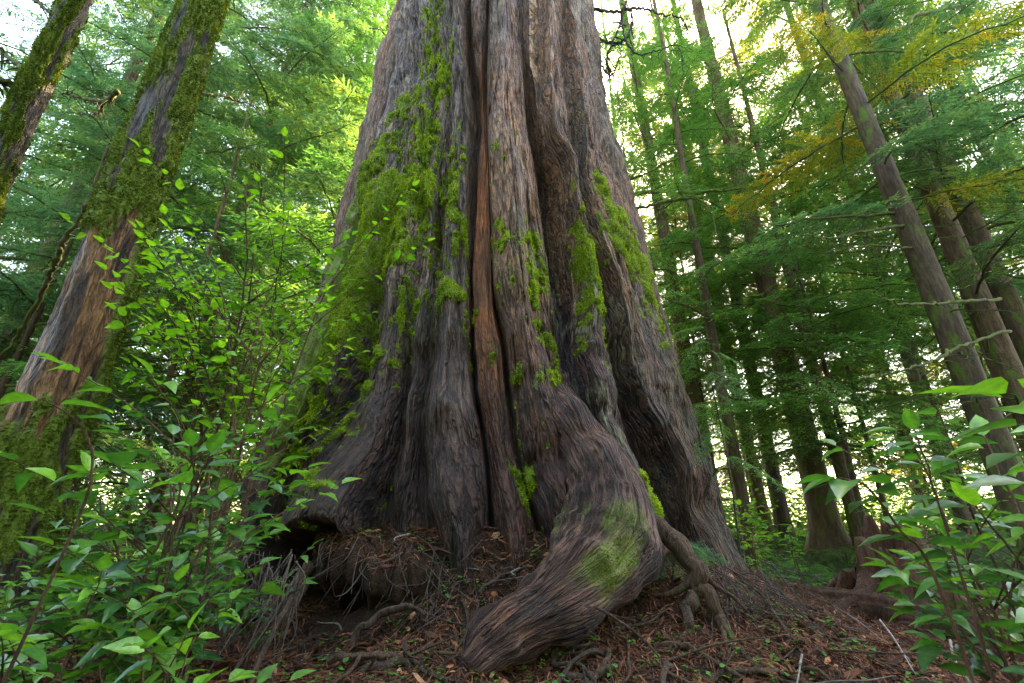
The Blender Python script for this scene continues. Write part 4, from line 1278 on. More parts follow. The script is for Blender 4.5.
# mossy limbs reaching out right of the cedar, growing from a hemlock behind it
hem = conifer("conifer", "hemlock hidden behind the cedar, its long mossy limbs reach out to the right", 2.2, 11.2, .2, h=20, seed=90, fresh=True, live=(5, 18), nlive=28, dead=(1.5, 4), ndead=5, blen=(.6, 1.2), group=G1)
ho = np.array(hem.location)
bare_branch([([(600, 205, .9), (640, 193, 0), (690, 192, -.6), (730, 190, -1.0), (757, 184, -1.2)], .05, .02),
             ([(610, 215, .9), (640, 208, 0), (675, 200, -.5), (700, 200, -.8), (712, 215, -.9), (716, 235, -.9)], .05, .012),
             ([(600, 190, .9), (640, 176, 0), (668, 162, -.5), (700, 150, -.9)], .04, .012),
             ([(700, 205, -.8), (760, 218, -1.2), (830, 232, -1.6), (900, 240, -1.9), (960, 236, -2.2)], .022, .006),
             ([(626, 190, 0), (624, 150, 0), (620, 110, 0), (612, 70, 0)], .025, .008), ([(622, 130, 0), (645, 140, -.3), (668, 160, -.5)], .012, .005)], 10.2, hem, ho, M_BARKM, True,
            "long mossy limb reaching right")
# limbs on the thick right trunks
for o in list(bpy.data.objects):
    if o.get("label", "").startswith("tall straight conifer with brown"):
        bare_branch([([(1000, 300, 0), (950, 302, -.5), (905, 304, -.9), (880, 298, -1.2)], .03, .008), ([(1008, 331, 0), (965, 345, -.5), (930, 362, -.8), (900, 372, -1.0), (870, 378, -1.2)], .03, .008),
                     ([(905, 225, .2), (860, 232, -.2), (830, 238, -.5), (800, 234, -.8)], .03, .008), ([(915, 248, .2), (870, 246, -.2), (820, 254, -.5)], .025, .006)], 6.9, o, np.array(o.location), M_BARKM, True, "long bare mossy limb")
    if o.get("label", "").startswith("outermost brown"):
        bare_branch([([(1010, -20, 0), (975, 0, -.6), (940, 10, -.9), (912, 18, -1.1), (911, 40, -1.2), (925, 65, -1.3), (945, 82, -1.3), (962, 95, -1.3), (975, 115, -1.3)], .06, .02)], 9.0, o, np.array(o.location), M_BARKM, True, "crooked mossy limb bent down at its elbow")


# ------------------------------------------------------------------ broad-leaved shrubs
def leaf(mb, base, d, up, L, W, c, fold=.18, curl=.18, m=0):
    """ovate leaf: base point, direction, up vector, folded along the midrib and curling down to the tip"""
    d = d / np.linalg.norm(d)
    s = np.cross(d, up)
    s /= np.linalg.norm(s) + 1e-9
    u = np.cross(s, d)
    t = np.array([0, .12, .32, .55, .78, 1.0])
    wv = np.array([.0, .68, 1.0, .86, .42, .0]) * W * .5
    mid = base + np.outer(t * L, d) - np.outer(curl * L * t ** 2, u)
    lft = mid + np.outer(wv, s) + np.outer(wv * fold * 2, u)
    rgt = mid - np.outer(wv, s) + np.outer(wv * fold * 2, u)
    v = np.concatenate([mid, lft[1:5], rgt[1:5]])
    q = [(1, 2, 7, 6), (2, 3, 8, 7), (3, 4, 9, 8), (2, 1, 10, 11), (3, 2, 11, 12), (4, 3, 12, 13)]
    tr = [(0, 1, 6), (0, 10, 1), (4, 5, 9), (5, 4, 13)]
    mb.add(v, q, tr, m, np.clip(c + np.array([.16] * 6 + [-.04] * 8), 0, 1))


def shrub_mesh(seed, stems, nleaf, L, W, h, arch=.5, lmat=None, tilt=.35, bright=.45, low=.25, branch=2, smat=None):
    """multi-stemmed shrub: returns stem mesh and leaf mesh, base at origin"""
    g = np.random.default_rng(seed)
    sm, lm = MB(), MB()
    for i in range(stems):
        az = g.uniform(0, 6.28)
        hh = h * g.uniform(.65, 1.05)
        rad = hh * arch * g.uniform(.4, 1.1)
        out = np.array([math.cos(az), math.sin(az), 0])
        ctrl = [np.zeros(3) - [0, 0, .08], out * rad * .25 + [0, 0, hh * .4], out * rad * .65 + [0, 0, hh * .78], out * rad * 1.15 + [0, 0, hh * 1.0]]
        ctrl = [np.array(c) + g.normal(size=3) * .03 * hh for c in ctrl]
        n = 16
        p = spline(ctrl, n)
        p[1:-1:2] += g.normal(size=(len(p[1:-1:2]), 3)) * .008
        tube(sm, p, np.linspace(.006, .002, n) * (h / .9) ** .5 * g.uniform(.8, 1.3), 6)
        lines = [(p, nleaf)]
        for b in range(branch):
            k = int(g.uniform(.3, .75) * n)
            az2 = az + g.choice([-1, 1]) * g.uniform(.5, 1.4)
            l2 = hh * g.uniform(.25, .5)
            e = p[k] + np.array([math.cos(az2) * l2 * .8, math.sin(az2) * l2 * .8, l2 * .55])
            q = spline([p[k], (p[k] + e) / 2 + [0, 0, .05 * l2], e], 10)
            tube(sm, q, np.linspace(.004, .0015, 10), 5)
            lines.append((q, max(3, int(nleaf * .6))))
        for ln, k in lines:
            m = len(ln)
            for j in range(k):
                f = low + (1 - low) * (j + g.random() * .5) / k
                b = np.array([np.interp(f * (m - 1), np.arange(m), ln[:, q]) for q in range(3)])
                i0 = min(m - 2, int(f * (m - 1)))
                tg = ln[i0 + 1] - ln[i0]
                tg = tg / np.linalg.norm(tg)
                sd = np.cross(tg, [0, 0, 1.0])
                sd /= np.linalg.norm(sd) + 1e-6
                d = tg * .55 * np.array([1, 1, .4]) + sd * (1 if j % 2 else -1) * g.uniform(.6, 1.1) + np.array([0, 0, g.normal() * tilt * .6])
                up = np.array([g.normal() * tilt, g.normal() * tilt, 1.0])
                ll = L * g.choice([.55, .8, 1.0, 1.15]) * g.uniform(.85, 1.1)
                st = b + d / np.linalg.norm(d) * ll * .12
                tube(sm, np.array([b, st]), .0012, 3, cap=False)
                leaf(lm, st, d, up, ll, ll * W * g.uniform(.85, 1.15), bright - .12 + .24 * g.normal() + .36 * f, curl=g.uniform(.02, .45), fold=g.uniform(.05, .3))  # tone rises up the stem: sky light on upper leaves, put into their colour
            d = ln[-1] - ln[-3]
            leaf(lm, ln[-1], d + [0, 0, -.005], np.array([0, 0, 1.0]) + g.normal(size=3) * .2, L * .9, L * .9 * W, bright + .3)
    return sm.mesh("stems", [smat or M_STEM]), lm.mesh("leaves", [lmat or M_SALAL])


SAL = [shrub_mesh(700 + i, 5, 9, .125, .52, .85, .6) for i in range(4)]
SALT = [shrub_mesh(720 + i, 4, 9, .135, .54, 1.5, .36, low=.38, branch=3, bright=.55) for i in range(3)]
HUCK = [shrub_mesh(740 + i, 7, 16, .080, .60, 2.7, .19, M_THIN, .5, .5, .35, 6) for i in range(2)]
THIM = [shrub_mesh(760 + i, 4, 9, .11, .75, .8, .35, M_HERB, .25, .55, .25, 1) for i in range(2)]
TINY = [shrub_mesh(780 + i, 4, 5, .06, .55, .28, .6, M_HERB, .4, .5, .2, 0) for i in range(3)]


def shrub(name, label, proto, x, y, s=1.0, rz=0.0, cat="shrub", group=None, z=None):
    t = thing(name, label, cat, (x, y, float(ground_z(x, y)) if z is None else z), rz, group)
    t.scale = (s, s, s)
    link("stems", proto[0], t)
    link("leaves", proto[1], t)
    return t


GS = "broad-leaved shrubs left of the cedar"
LS = [
    (SALT[0], -1.5, 2.15, .95, 0, "tall glossy shrub with bright upper leaves in front of the peeled trunk"),
    (SALT[1], -1.45, 2.25, .98, 1.3, "tall leafy shrub right in front of the mossy left flank of the cedar"),
    (SALT[2], -2.45, 2.0, .36, 2.6, "leafy shrub covering the foot of the mossy peeled trunk"),
    (SALT[1], -2.0, 3.1, 1.0, 5.0, "tall shrub behind the bright-leaved one at left"),
    (SAL[1], -1.05, 1.62, .7, 2.2, "low glossy shrub beside the small three-leaved sprig at lower left"),
    (SAL[3], -1.55, 2.05, .9, 4.1, "dense low shrub in the heart of the lower left thicket"),
    (SAL[2], -1.95, 1.95, .62, 5.2, "dense low shrub under the left edge leaves"),
    (SAL[0], -1.45, 1.80, .8, 3.3, "low shrub with dark shiny leaves between the two nearest left ones"),
    (SAL[1], -2.35, 2.75, .6, 2.9, "low shrub in front of the mossy foot of the peeled trunk"),
    (SAL[3], -1.95, 2.85, 1.0, .9, "low shrub in the middle distance of the left thicket"),
    (SAL[0], -1.30, 1.55, .72, 0, "low dark glossy shrub nearest the lower left corner"),
    (SAL[1], -1.75, 1.75, .68, 1, "low glossy shrub at the left edge below the peeled trunk"),
    (SAL[2], -1.3, 2.0, .75, 2, "low glossy shrub spilling towards the dark hollow"),
    (SAL[3], -2.2, 2.3, .55, 3, "low shrub at the foot of the peeled trunk"),
    (SAL[0], -1.6, 2.5, 1.0, 4, "low shrub in the middle of the left thicket"),
    (SAL[1], -2.9, 2.6, .55, 5, "low shrub at the far left behind the peeled trunk"),
    (SAL[2], -2.4, 3.4, 1.0, .5, "low shrub deep in the left thicket behind the tall ones"),
    (SAL[3], -1.7, 3.5, .9, 1.5, "low shrub beside the left edge of the cedar base"),
    (SAL[0], -3.4, 3.4, .6, 2.2, "low shrub behind the peeled trunk at far left"),
    (SAL[1], -3.0, 4.4, 1.1, 3.2, "low shrub behind the left thicket near the cedar"),
]
for pr, x, y, s, rz, lab in LS:
    shrub("salal_shrub", lab, pr, x, y, s, rz, group=GS)
shrub("huckleberry_bush", "airy bush with small bright green leaves against the left edge of the cedar", HUCK[0], -2.42, 4.15, 1.3, .4)
shrub("huckleberry_bush", "airy bright-leaved bush behind the first, reaching up to the left", HUCK[1], -3.25, 4.75, 1.5, 2.0)
shrub("salal_sprig", "small sprig of three glossy leaves in the bottom left foreground", TINY[0], -.93, 1.72, 1.4, .5, "plant")

GR = "broad-leaved shrubs at right"
RS = [
    (SALT[1], 1.80, 1.95, .85, 5.1, "tall shrub with layered shiny leaves hiding the foot of the thick right trunk"),
    (SAL[2], 2.2, 2.0, .9, .7, "low spreading shrub at the right edge under the large bright leaves"),
    (SALT[1], 1.42, 1.42, .80, 2.0, "large-leaved shrub at the right edge before the thick trunks"),
    (SALT[2], 1.62, 1.72, .74, 3.6, "shrub with wide glossy leaves in front of the rotten stump"),
    (SAL[3], 1.95, 1.75, .6, 1.0, "low glossy shrub in the lower right corner"),
    (SAL[1], 2.5, 2.3, .55, 4.4, "low shrub in front of the fallen log at right"),
    (SALT[0], 2.75, 2.5, .8, .3, "tall shrub at the right edge behind the large-leaved one"),
]
for pr, x, y, s, rz, lab in RS:
    shrub("salal_shrub", lab, pr, x, y, s, rz, group=GR)
def sprig(label, pts, leaves, lmat, group=None):
    """a single arching stem near the camera with a few big leaves given as (t along stem, azimuth deg, rise, length, tone)"""
    p = np.array([at(a, b, y) for a, b, y in pts])
    p[0, 2] = float(ground_z(p[0, 0], p[0, 1])) - .05
    og = p[0].copy()
    q = spline(p - og, 40)
    sm, lm = MB(), MB()
    tube(sm, q, np.linspace(.0042, .0018, 40), 8, wob=.2)
    for tt, az, rise, L, c in leaves:
        b = np.array([np.interp(tt * 39, np.arange(40), q[:, k]) for k in range(3)])
        d = np.array([math.sin(R(az)), math.cos(R(az)), rise])
        st = b + d / np.linalg.norm(d) * .018
        tube(sm, np.array([b, st]), .0014, 4, cap=False)
        leaf(lm, st, d, np.array([rng.normal() * .25, rng.normal() * .25, 1.0]), L, L * .55, c, curl=rng.uniform(.08, .28))
    t = thing("salal_sprig", label, "plant", tuple(og), 0, group)
    link("stems", sm.mesh("stems", [M_STEM]), t)
    link("leaves", lm.mesh("leaves", [lmat]), t)


sprig("arching sprig with the largest bright leaves at the right edge", [(1080, 690, 1.15), (1055, 560, 1.05), (1035, 450, .92), (1015, 395, .84)],
      [(1, -95, .15, .125, .95), (.97, -50, .45, .13, .95), (.93, -130, -.1, .13, .8), (.9, 100, 0, .12, .75), (.8, -80, -.1, .13, .55), (.72, 80, 0, .12, .5), (.65, -100, -.1, .12, .45), (.5, -70, 0, .11, .4)], M_SALAL)
sprig("stem of broad drooping leaves before the buttressed conifer", [(985, 700, 1.35), (940, 590, 1.35), (900, 530, 1.32), (868, 488, 1.3), (842, 478, 1.28)],
      [(1, -90, -.15, .11, .55), (.97, -30, .05, .12, .5), (.92, -130, -.2, .12, .6), (.86, 70, .1, .13, .5), (.8, -100, -.2, .12, .35), (.72, 60, .1, .12, .45), (.66, -110, -.1, .12, .4), (.55, 80, 0, .12, .5), (.45, -80, -.1, .11, .35), (.36, 90, .1, .12, .4)], M_SALAL)
sprig("slim sprig with two bright leaves at the left edge, before the peeled trunk", [(-40, 700, 1.3), (60, 560, 1.25), (92, 470, 1.22), (80, 425, 1.2), (45, 400, 1.18)],
      [(1, -90, .05, .11, .95), (.96, 60, .1, .12, .85), (.8, 100, .05, .10, .6)], M_SALAL)

sprig("leafy stem crossing in front of the fallen log at right", [(1000, 720, 1.5), (975, 620, 1.5), (950, 540, 1.5), (930, 480, 1.5), (905, 430, 1.5)],
      [(1, -60, .1, .10, .7), (.96, 80, .2, .11, .75), (.9, -110, 0, .12, .6), (.83, 60, .1, .12, .65), (.76, -80, -.1, .12, .5), (.68, 90, 0, .12, .5), (.6, -100, 0, .12, .4), (.5, 70, .1, .12, .45), (.42, -80, 0, .11, .35), (.33, 100, 0, .12, .35)], M_SALAL)
sprig("sprig of layered glossy leaves over the rotten stump", [(1060, 720, 1.75), (1010, 600, 1.75), (975, 520, 1.72), (955, 455, 1.7), (940, 415, 1.7)],
      [(1, -100, .1, .11, .7), (.95, 60, .2, .11, .7), (.88, -70, 0, .13, .55), (.8, 100, .1, .13, .5), (.73, -110, -.1, .13, .45), (.65, 70, 0, .13, .5), (.55, -80, 0, .13, .4), (.45, 90, 0, .12, .4)], M_SALAL)

GT = "soft-leaved plants behind the right side of the cedar"
for x, y, s, lab in [(3.55, 7.3, 1.2, "soft-leaved plant right beside the cedar's right edge"), (4.0, 8.0, 1.0, "soft-leaved plant behind the fallen log, nearer the cedar"),
                     (5.6, 7.2, 1.0, "soft-leaved plant in front of the buttressed conifer"), (3.75, 6.6, .8, "short soft-leaved plant at the top of the root slope")]:
    shrub("thimbleberry_plant", lab, THIM[int(x * 10) % 2], x, y, s, x, "plant", GT)


# ferns
def fern_mesh(seed, n=12, L=.7):
    g = np.random.default_rng(seed)
    mb = MB()
    for i in range(n):
        az = i / n * 6.28 + g.normal() * .2
        l = L * g.uniform(.7, 1.1)
        o = np.array([math.cos(az), math.sin(az), 0])
        p = spline([np.zeros(3), o * l * .35 + [0, 0, l * .5], o * l * .75 + [0, 0, l * .55], o * l + [0, 0, l * .3]], 22)
        tube(mb, p, np.linspace(.004, .001, 22), 4, c=.3)
        sd = np.cross(o, [0, 0, 1.0])
        k = np.arange(3, 22)
        pl = (np.sin((k - 2) / 20 * np.pi) ** .6 * .11 * l / .7)[:, None]
        for sg in (-1, 1):
            D = (sd * sg + o * .35 + np.array([0, 0, -.25])) * pl
            Wv = np.tile(o * .011, (len(k), 1))
            strips(mb, p[k], D, Wv, np.clip(.5 + .15 * g.normal(size=len(k)), 0, 1), 0)
    return mb.mesh("fronds", [M_HERB])


FERN = [fern_mesh(800 + i) for i in range(3)]
fr = np.random.default_rng(31)
for i in range(26):
    if i < 16:
        x, y = fr.uniform(3.6, 8.2), fr.uniform(6.6, 10.5)
    else:
        x, y = fr.uniform(-7, -3.4), fr.uniform(4.5, 9)
    s = fr.uniform(.55, 1.0)
    t = thing("fern", "green fern in the clearing behind the fallen log" if i < 16 else "fern under the conifers behind the left thicket", "fern", (x, y, float(ground_z(x, y))), fr.uniform(0, 6), "ferns behind the log" if i < 16 else "ferns at left")
    t.scale = (s, s, s)
    link("fronds", FERN[i % 3], t)

# ------------------------------------------------------------------ small green ground cover and litter
mb = MB()
for i in range(2600):
    if i < 700:
        x, y = fr.uniform(-1.5, 2.6), fr.uniform(2.6, 4.4)
        L = fr.uniform(.018, .05)
        nl = 3
    else:
        x, y = (fr.uniform(3.0, 14), fr.uniform(6.0, 17)) if fr.random() < .6 else (fr.uniform(-12, -2.9), fr.uniform(4.0, 14))
        L = fr.uniform(.05, .11)
        nl = 5
    if math.hypot(x - CED[0], y - CY) < 3.35:
        continue
    z = float(surf_z(x, y))
    hh = L * fr.uniform(.6, 2.6)
    for k in range(nl):
        az = fr.uniform(0, 6.28)
        leaf(mb, np.array([x, y, z + hh * fr.random()]), np.array([math.cos(az), math.sin(az), fr.uniform(-.1, .6)]), np.array([fr.normal() * .3, fr.normal() * .3, 1]), L * fr.uniform(.7, 1.2), L * .6, .5 + .2 * fr.normal())
o = link("ground_cover", mb.mesh("ground_cover", [M_HERB]))
tag(o, "low green ground cover scattered over the soil and the clearing", "ground cover", kind="stuff")

# bushy undergrowth far back under the conifers, one leafy mass
mb = MB()
ur = np.random.default_rng(64)
for i in range(430):
    sgn = 1 if ur.random() < .62 else -1
    y = ur.uniform(14, 46)
    x = sgn * ur.uniform(.28, 1.5) * y
    if abs(x) < 4:
        continue
    z0 = float(ground_z(x, y))
    hh, rr_ = ur.uniform(1.0, 4.2) * (1 if y > 22 else .5), ur.uniform(1.0, 2.6)
    nlf = 210
    P = ur.normal(size=(nlf, 3)) * [rr_ * .5, rr_ * .5, hh * .28] + [x, y, z0 + hh * .45]
    P[:, 2] = np.maximum(P[:, 2], z0 + .02)
    D = ur.normal(size=(nlf, 3)) * [.16, .16, .06] + 0
    Wv = np.cross(D, ur.normal(size=(nlf, 3)) * .3 + [0, 0, 1.0])
    Wv = Wv / (np.linalg.norm(Wv, axis=1, keepdims=True) + 1e-9) * .055
    strips(mb, P, D, Wv, np.clip(.5 + .2 * ur.normal(size=nlf), 0, 1), 0)
tag(link("undergrowth", mb.mesh("undergrowth", [M_HERB])), "leafy undergrowth far back between the conifer trunks", "undergrowth", kind="stuff")

# needle litter on the mound
NL = 80000
lx = rng.uniform(-3.2, 4.2, NL * 2)
ly = rng.uniform(1.6, 6.4, NL * 2)
keep = (np.hypot(lx - CED[0], ly - CY) > 2.95) & (rng.random(NL * 2) < np.clip(2.4 / ly, .25, 1))
lx, ly = lx[keep][:NL], ly[keep][:NL]
n = len(lx)
az = rng.uniform(0, 2 * np.pi, n)
Ln = rng.gamma(2.0, .028, n) + .015
e = .02
gz0 = surf_z(lx, ly)
dxs, dys = np.cos(az) * Ln, np.sin(az) * Ln
gz1 = surf_z(lx + dxs, ly + dys)
gz1 = np.where(np.abs(gz1 - gz0) > .8 * Ln, gz0 - .3 * Ln, gz1)
lift = rng.random(n) ** 3 * .03
P0 = np.stack([lx, ly, gz0 + .004 + lift], -1)
P1 = np.stack([lx + dxs, ly + dys, gz1 + .004 + rng.random(n) ** 3 * .04], -1)
wdt = rng.uniform(.001, .003, n) * (1 + Ln * 4)
Wv = np.stack([-np.sin(az) * wdt, np.cos(az) * wdt, rng.normal(size=n) * wdt * .6], -1)
Pm = (P0 + P1) / 2 + np.stack([0 * lx, 0 * lx, rng.random(n) * .008], -1) + np.stack([-np.sin(az), np.cos(az), 0 * az], -1) * (rng.normal(size=n) * .1 * Ln)[:, None]
Vv = np.stack([P0 - Wv, P0 + Wv, Pm + Wv, Pm - Wv, P1 + Wv * .4, P1 - Wv * .4], 1).reshape(-1, 3)
b6 = np.arange(n)[:, None] * 6
qq = np.concatenate([b6 + np.array([0, 1, 2, 3]), b6 + np.array([3, 2, 4, 5])])
me = raw_mesh("litter", Vv, qq, np.zeros((0, 3), int), [M_LITTER], None, True, {"var": np.repeat(np.clip(rng.beta(1.8, 2.2, n), 0, 1), 6)})
fl = MB()
nf_ = 5200
fx, fy = rng.uniform(-2.6, 3.6, nf_), rng.uniform(2.0, 5.0, nf_)
ok_ = np.hypot(fx - CED[0], fy - CY) > 3.1
fx, fy = fx[ok_], fy[ok_]
fz = surf_z(fx, fy) + .008 + .02 * rng.random(len(fx))
fa = rng.uniform(0, 6.28, len(fx))
fL = rng.gamma(2.5, .012, len(fx)) + .012
D = np.stack([np.cos(fa) * fL, np.sin(fa) * fL, rng.normal(size=len(fx)) * fL * .35], -1)
Wv2 = np.stack([-np.sin(fa) * fL * .22, np.cos(fa) * fL * .22, rng.normal(size=len(fx)) * fL * .15], -1)
strips(fl, np.stack([fx, fy, fz], -1), D, Wv2, np.clip(rng.beta(1.3, 1.2, len(fx)), 0, 1), 0)
for k in range(1100):
    x_, y_ = rng.uniform(-2.2, 3.4), rng.uniform(2.2, 4.6)
    if math.hypot(x_ - CED[0], y_ - CY) < 3.2:
        continue
    a_, l_ = rng.uniform(0, 6.28), rng.uniform(.06, .28)
    pts_ = []
    for u_ in (0, .35, .7, 1):
        qx, qy = x_ + math.cos(a_ + .5 * u_) * l_ * u_, y_ + math.sin(a_ + .5 * u_) * l_ * u_
        pts_.append([qx, qy, float(surf_z(qx, qy)) + .008 + .03 * rng.random()])
    if np.ptp([q_[2] for q_ in pts_]) > .10:
        continue
    tube(fl, spline(pts_, 6), np.linspace(.004, .0015, 6) * rng.uniform(.5, 1.4), 4, c=rng.uniform(.1, .95))
link_litter = fl.mesh("litter_flakes", [M_LITTER])
tag(link("bark_flakes", link_litter), "bark flakes and broken twig ends strewn over the needle litter", "litter", kind="stuff")
tag(link("needle_litter", me), "reddish brown needle and twig litter over the root mound", "litter", kind="stuff")

# sticks lying on the litter
STK = []
for i in range(6):
    g = np.random.default_rng(900 + i)
    mb = MB()
    L = g.uniform(.3, .7)
    p = spline(np.array([[0, 0, .012], [L * .35, g.normal() * .03, .03], [L * .7, g.normal() * .04, .02], [L, g.normal() * .05, .012]]), 14)
    tube(mb, p, np.linspace(.008, .003, 14), 6, c=g.uniform(.2, .95), wob=.3)
    tube(mb, np.array([p[6], p[6] + [.05, .05 * g.choice([-1, 1]), .03]]), [.004, .002], 4, c=.5)
    STK.append(mb.mesh("stick", [M_STICK]))
for i in range(60):
    x, y = fr.uniform(-1.6, 3.2), fr.uniform(2.4, 4.3)
    if math.hypot(x - CED[0], y - CY) < 3.0:
        continue
    o = link("fallen_twig", STK[i % 6], None, (x, y, float(surf_z(x, y)) + .005), (0, fr.normal() * .2, fr.uniform(0, 6.28)), fr.uniform(.4, 1.0))
    tag(o, "thin bare twig lying on the reddish needle litter", "twig", "twigs on the litter")

# pale bare sticks leaning at lower right
for k, (pts, lab) in enumerate([([(880, 620, 3.6), (895, 640, 3.4), (914, 672, 3.2)], "pale thin stick leaning below the fallen log"), ([(800, 665, 3.0), (802, 655, 3.05), (796, 690, 2.9)], "short pale stick standing in the litter"),
                                ([(950, 640, 3.0), (955, 660, 2.9), (975, 690, 2.8)], "pale bent stick near the lower right corner")]):
    mb = MB()
    p = np.array([at(a, b, y) for a, b, y in pts])
    og = p[-1].copy()
    tube(mb, spline(p - og, 12), np.linspace(.007, .004, 12), 6, c=.95)
    tag(link("stick", mb.mesh("stick", [M_STICK]), None, tuple(og)), lab, "stick")


# ------------------------------------------------------------------ fallen log and stump, right
def rough_tube(p, rad, seg, n, seed, amp=.18, fib=.1, org=None, ovality=1.0):
    q = spline(np.column_stack([p, rad]), n)
    v, A, S, _ = root(q[:, :3], q[:, 3], seg, n, fib=fib)
    return v


lg0 = at(738, 592, 6.4)
lg1 = at(1060, 640, 4.4)
lp = np.array([lg0 + [0, 0, -.05], at(800, 600, 6.0) + [0, 0, -.03], at(880, 610, 5.4) + [0, 0, -.03], at(960, 625, 4.9) + [0, 0, -.03], lg1 + [0, 0, -.03]])
v, A, S, _ = root(lp, np.array([.13, .17, .2, .22, .24]), 60, 160, fib=.10)
mb = MB()
org = lp[2].copy()
org[2] = float(ground_z(org[0], org[1]))
n_, s_ = v.shape[:2]
vv = np.concatenate([v.reshape(-1, 3), v[0].mean(0)[None]])
mb.add(vv - org, close_q(n_, s_), np.stack([np.full(s_, n_ * s_), (np.arange(s_) + 1) % s_, np.arange(s_)], -1))
t = thing("fallen_log", "rotten reddish fallen log lying across the lower right", "log", tuple(org))
link("trunk", mb.mesh("log", [M_LOG]), t)
bare_branch([([(985, 655, 0), (982, 625, .1), (988, 600, .1)], .02, .01)], 4.3, t, org, M_BRANCH, False)

# stump: broken hollow shell with upturned roots
sp_ = at(905, 600, 5.7)
sx, sy = sp_[0], sp_[1]
sz = float(ground_z(sx, sy))
seg, nz_ = 160, 90
a = np.arange(seg) / seg * 2 * np.pi
jag = .72 + .22 * vn(np.cos(a) * 2 + 4, np.sin(a) * 2 + 4, seed=3) + .12 * vn(np.cos(a) * 9 + 4, np.sin(a) * 9 + 4, seed=4)
f = np.linspace(0, 1, nz_)
A, Fg = np.meshgrid(a, f)
Zg = -.2 + (jag[None] + .2) * Fg
r = .36 * (1 + .55 * np.exp(-np.maximum(Zg, 0) / .18)) * (1 + .16 * vn(np.cos(A) * 2 + 9, np.sin(A) * 2 + 9, Zg * 1.2, seed=5) + .07 * (1 - 2 * np.abs(vn(np.cos(A) * 7 + 30, np.sin(A) * 7 + 30, Zg * 1.5, seed=6))))
r = r * (1 - .18 * np.clip(Zg, 0, 1))
vo = np.stack([r * np.cos(A), r * np.sin(A), Zg], -1)
ri = (r[-1] * .72)[None] * np.ones((12, 1))
zi = np.linspace(0, 1, 12)[:, None] * (-.45) + jag[None]
vi = np.stack([ri * np.cos(a)[None] * np.linspace(1, .6, 12)[:, None], ri * np.sin(a)[None] * np.linspace(1, .6, 12)[:, None], zi], -1)
vs = np.concatenate([vo, vi]).reshape(-1, 3)
mb = MB()
cpt = len(vs)
vs = np.concatenate([vs, [[0, 0, .15]]])
nr = nz_ + 12
mb.add(vs, close_q(nr, seg), np.stack([np.full(seg, cpt), (nr - 1) * seg + np.arange(seg), (nr - 1) * seg + (np.arange(seg) + 1) % seg], -1))
st_ = thing("rotten_stump", "dark broken rotten stump behind the fallen log", "stump", (sx, sy, sz))
link("trunk", mb.mesh("stump", [M_LOG]), st_)
for k in range(9):
    az = k * .7 + fr.normal() * .2
    d = np.array([math.cos(az), math.sin(az), 0])
    p = np.array([d * .38 + [0, 0, .28], d * .62 + [0, 0, .12], d * .95 + [0, 0, .02], d * 1.25 + [0, 0, -.08]]) + fr.normal(size=(4, 3)) * .04
    v, A_, S_, _ = root(p, np.array([.10, .08, .055, .03]), 12, 26, fib=.1)
    mb = MB()
    mb.add(v.reshape(-1, 3), close_q(26, 12))
    link("root", mb.mesh("root", [M_LOG]), st_)

# ------------------------------------------------------------------ young hemlock sprays and seedling
# a slim hemlock sapling just behind the cedar's right edge; its sprays hang in front of the bark
sx_, sy_ = 2.55, 5.62
sap = thing("hemlock_sapling", "young hemlock sapling whose fresh sprays hang over the right edge of the cedar", "tree", (sx_, sy_, float(ground_z(sx_, sy_))))
mb = MB()
tube(mb, spline([[0, 0, -.1], [.05, .02, 1.0], [.02, 0, 2.0], [-.05, 0, 3.1]], 30), np.linspace(.011, .004, 30), 8)
link("trunk", mb.mesh("trunk", [M_TWIG]), sap)
g = np.random.default_rng(55)
for k in range(13):
    z = 1.15 + k * .15
    br = link("branch", FWOOD[k % 4], sap, (.02, 0, z), (g.normal() * .2, g.uniform(.2, .55), R(180) + g.normal() * 1.3), g.uniform(.17, .34))
    link("foliage", FFOL[k % 4], br)
p0 = at(668, 545, 4.1)
sd_ = thing("hemlock_seedling", "small bluish hemlock seedling hanging beside the bent side root", "plant", (p0[0], p0[1], p0[2]))
mb = MB()
tube(mb, np.array([[0, 0, -.25], [.05, -.04, -.02], [.13, -.08, .05]]), [.008, .006, .004], 6)
link("trunk", mb.mesh("trunk", [M_TWIG]), sd_)
for k in range(8):
    br = link("branch", BWOOD[k % 6], sd_, (.05 + .012 * k, -.05, .0 + .008 * k), (g.normal() * .4, .55 + g.normal() * .25, -1.5 + k * .45 - 1.0), .095 + .03 * g.random())
    link("foliage", BFOL[M_BLUE.name][k % 6], br)

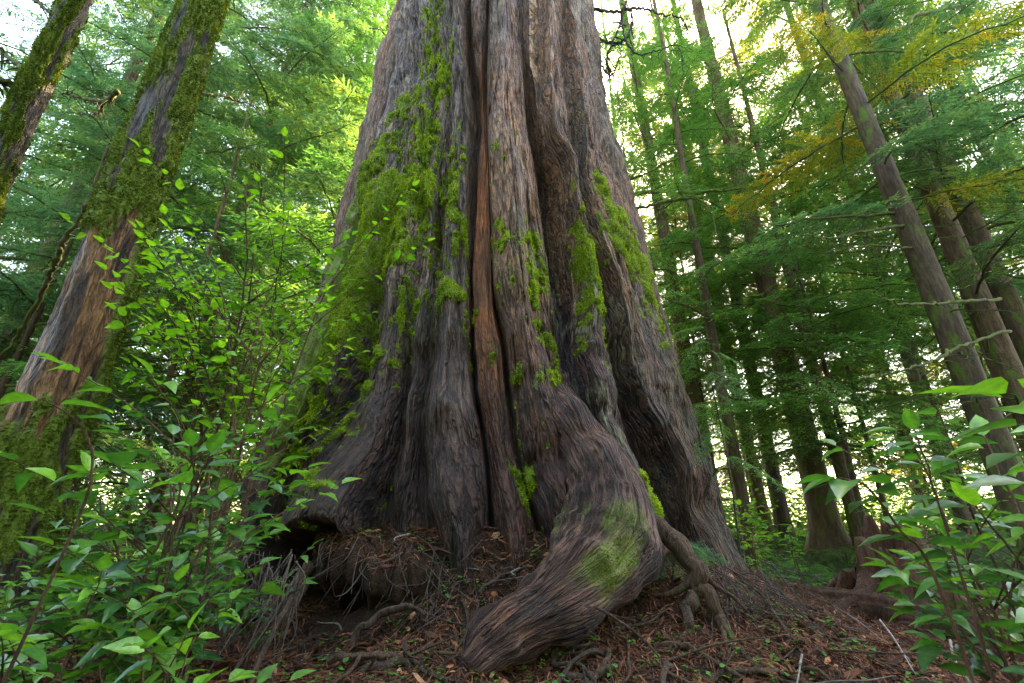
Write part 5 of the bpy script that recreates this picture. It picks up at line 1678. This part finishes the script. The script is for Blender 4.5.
# ------------------------------------------------------------------ unseen leaf mass added behind the viewpoint to block low sky light
mb = MB()
wr = np.random.default_rng(5)
nw = 5200
az_ = wr.uniform(R(100), R(260), nw)
rr_ = wr.uniform(9, 19, nw)
P = np.stack([np.sin(az_) * rr_, np.cos(az_) * rr_, 12.5 * wr.random(nw) ** .9], -1)
D = wr.normal(size=(nw, 3)) * [.6, .6, .25]
Wv = np.cross(D, wr.normal(size=(nw, 3)))
Wv = Wv / (np.linalg.norm(Wv, axis=1, keepdims=True) + 1e-9) * wr.uniform(.25, .5, (nw, 1))
strips(mb, P, D, Wv, np.clip(.35 + .2 * wr.normal(size=nw), 0, 1), 0)
tag(link("leaf_shade_screen", mb.mesh("leaf_shade_screen", [M_NEEDLE])), "unseen leaf mass added behind the viewpoint to shade the clearing", "leaf_shade_screen", kind="stuff")

# ------------------------------------------------------------------ light
EL, AZ = R(47), R(24)            # sun behind the stand, to the right (azimuth from +Y towards +X)
w = bpy.data.worlds.new("World")
sc.world = w
w.use_nodes = True
nt = w.node_tree
sky = nt.nodes.new("ShaderNodeTexSky")
sky.sky_type = 'NISHITA'
sky.sun_disc = False
sky.sun_elevation = EL
sky.sun_rotation = AZ
sky.air_density = 1.0
sky.dust_density = 2.0
bg = nt.nodes["Background"]
bg.inputs[1].default_value = .15
nt.links.new(sky.outputs[0], bg.inputs[0])
sd = bpy.data.lights.new("sun", 'SUN')
sd.energy = 5.0
sd.angle = R(.5)
sd.color = (1.0, .80, .56)
so = bpy.data.objects.new("sun", sd)
COL.objects.link(so)
dirv = Vector((math.sin(AZ) * math.cos(EL), math.cos(AZ) * math.cos(EL), math.sin(EL)))
so.rotation_euler = dirv.to_track_quat('Z', 'Y').to_euler()
so.location = (8, 8, 20)

vs_ = sc.view_settings
vs_.view_transform = 'Standard'
vs_.look = 'None'
vs_.exposure = 3.85
vs_.gamma = 1.0
vs_.use_white_balance = True
vs_.white_balance_temperature = 8300
vs_.white_balance_tint = 10
vs_.use_curve_mapping = False
sc.render.engine = 'CYCLES'
sc.cycles.use_denoising = True
sc.cycles.denoising_prefilter = 'NONE'
sc.cycles.max_bounces = 4
sc.cycles.diffuse_bounces = 3
sc.cycles.use_adaptive_sampling = True
sc.cycles.adaptive_threshold = .02
sc.cycles.transmission_bounces = 4
sc.cycles.transparent_max_bounces = 4
sc.cycles.sample_clamp_indirect = 6
print("done", round(time.time() - T0, 1))
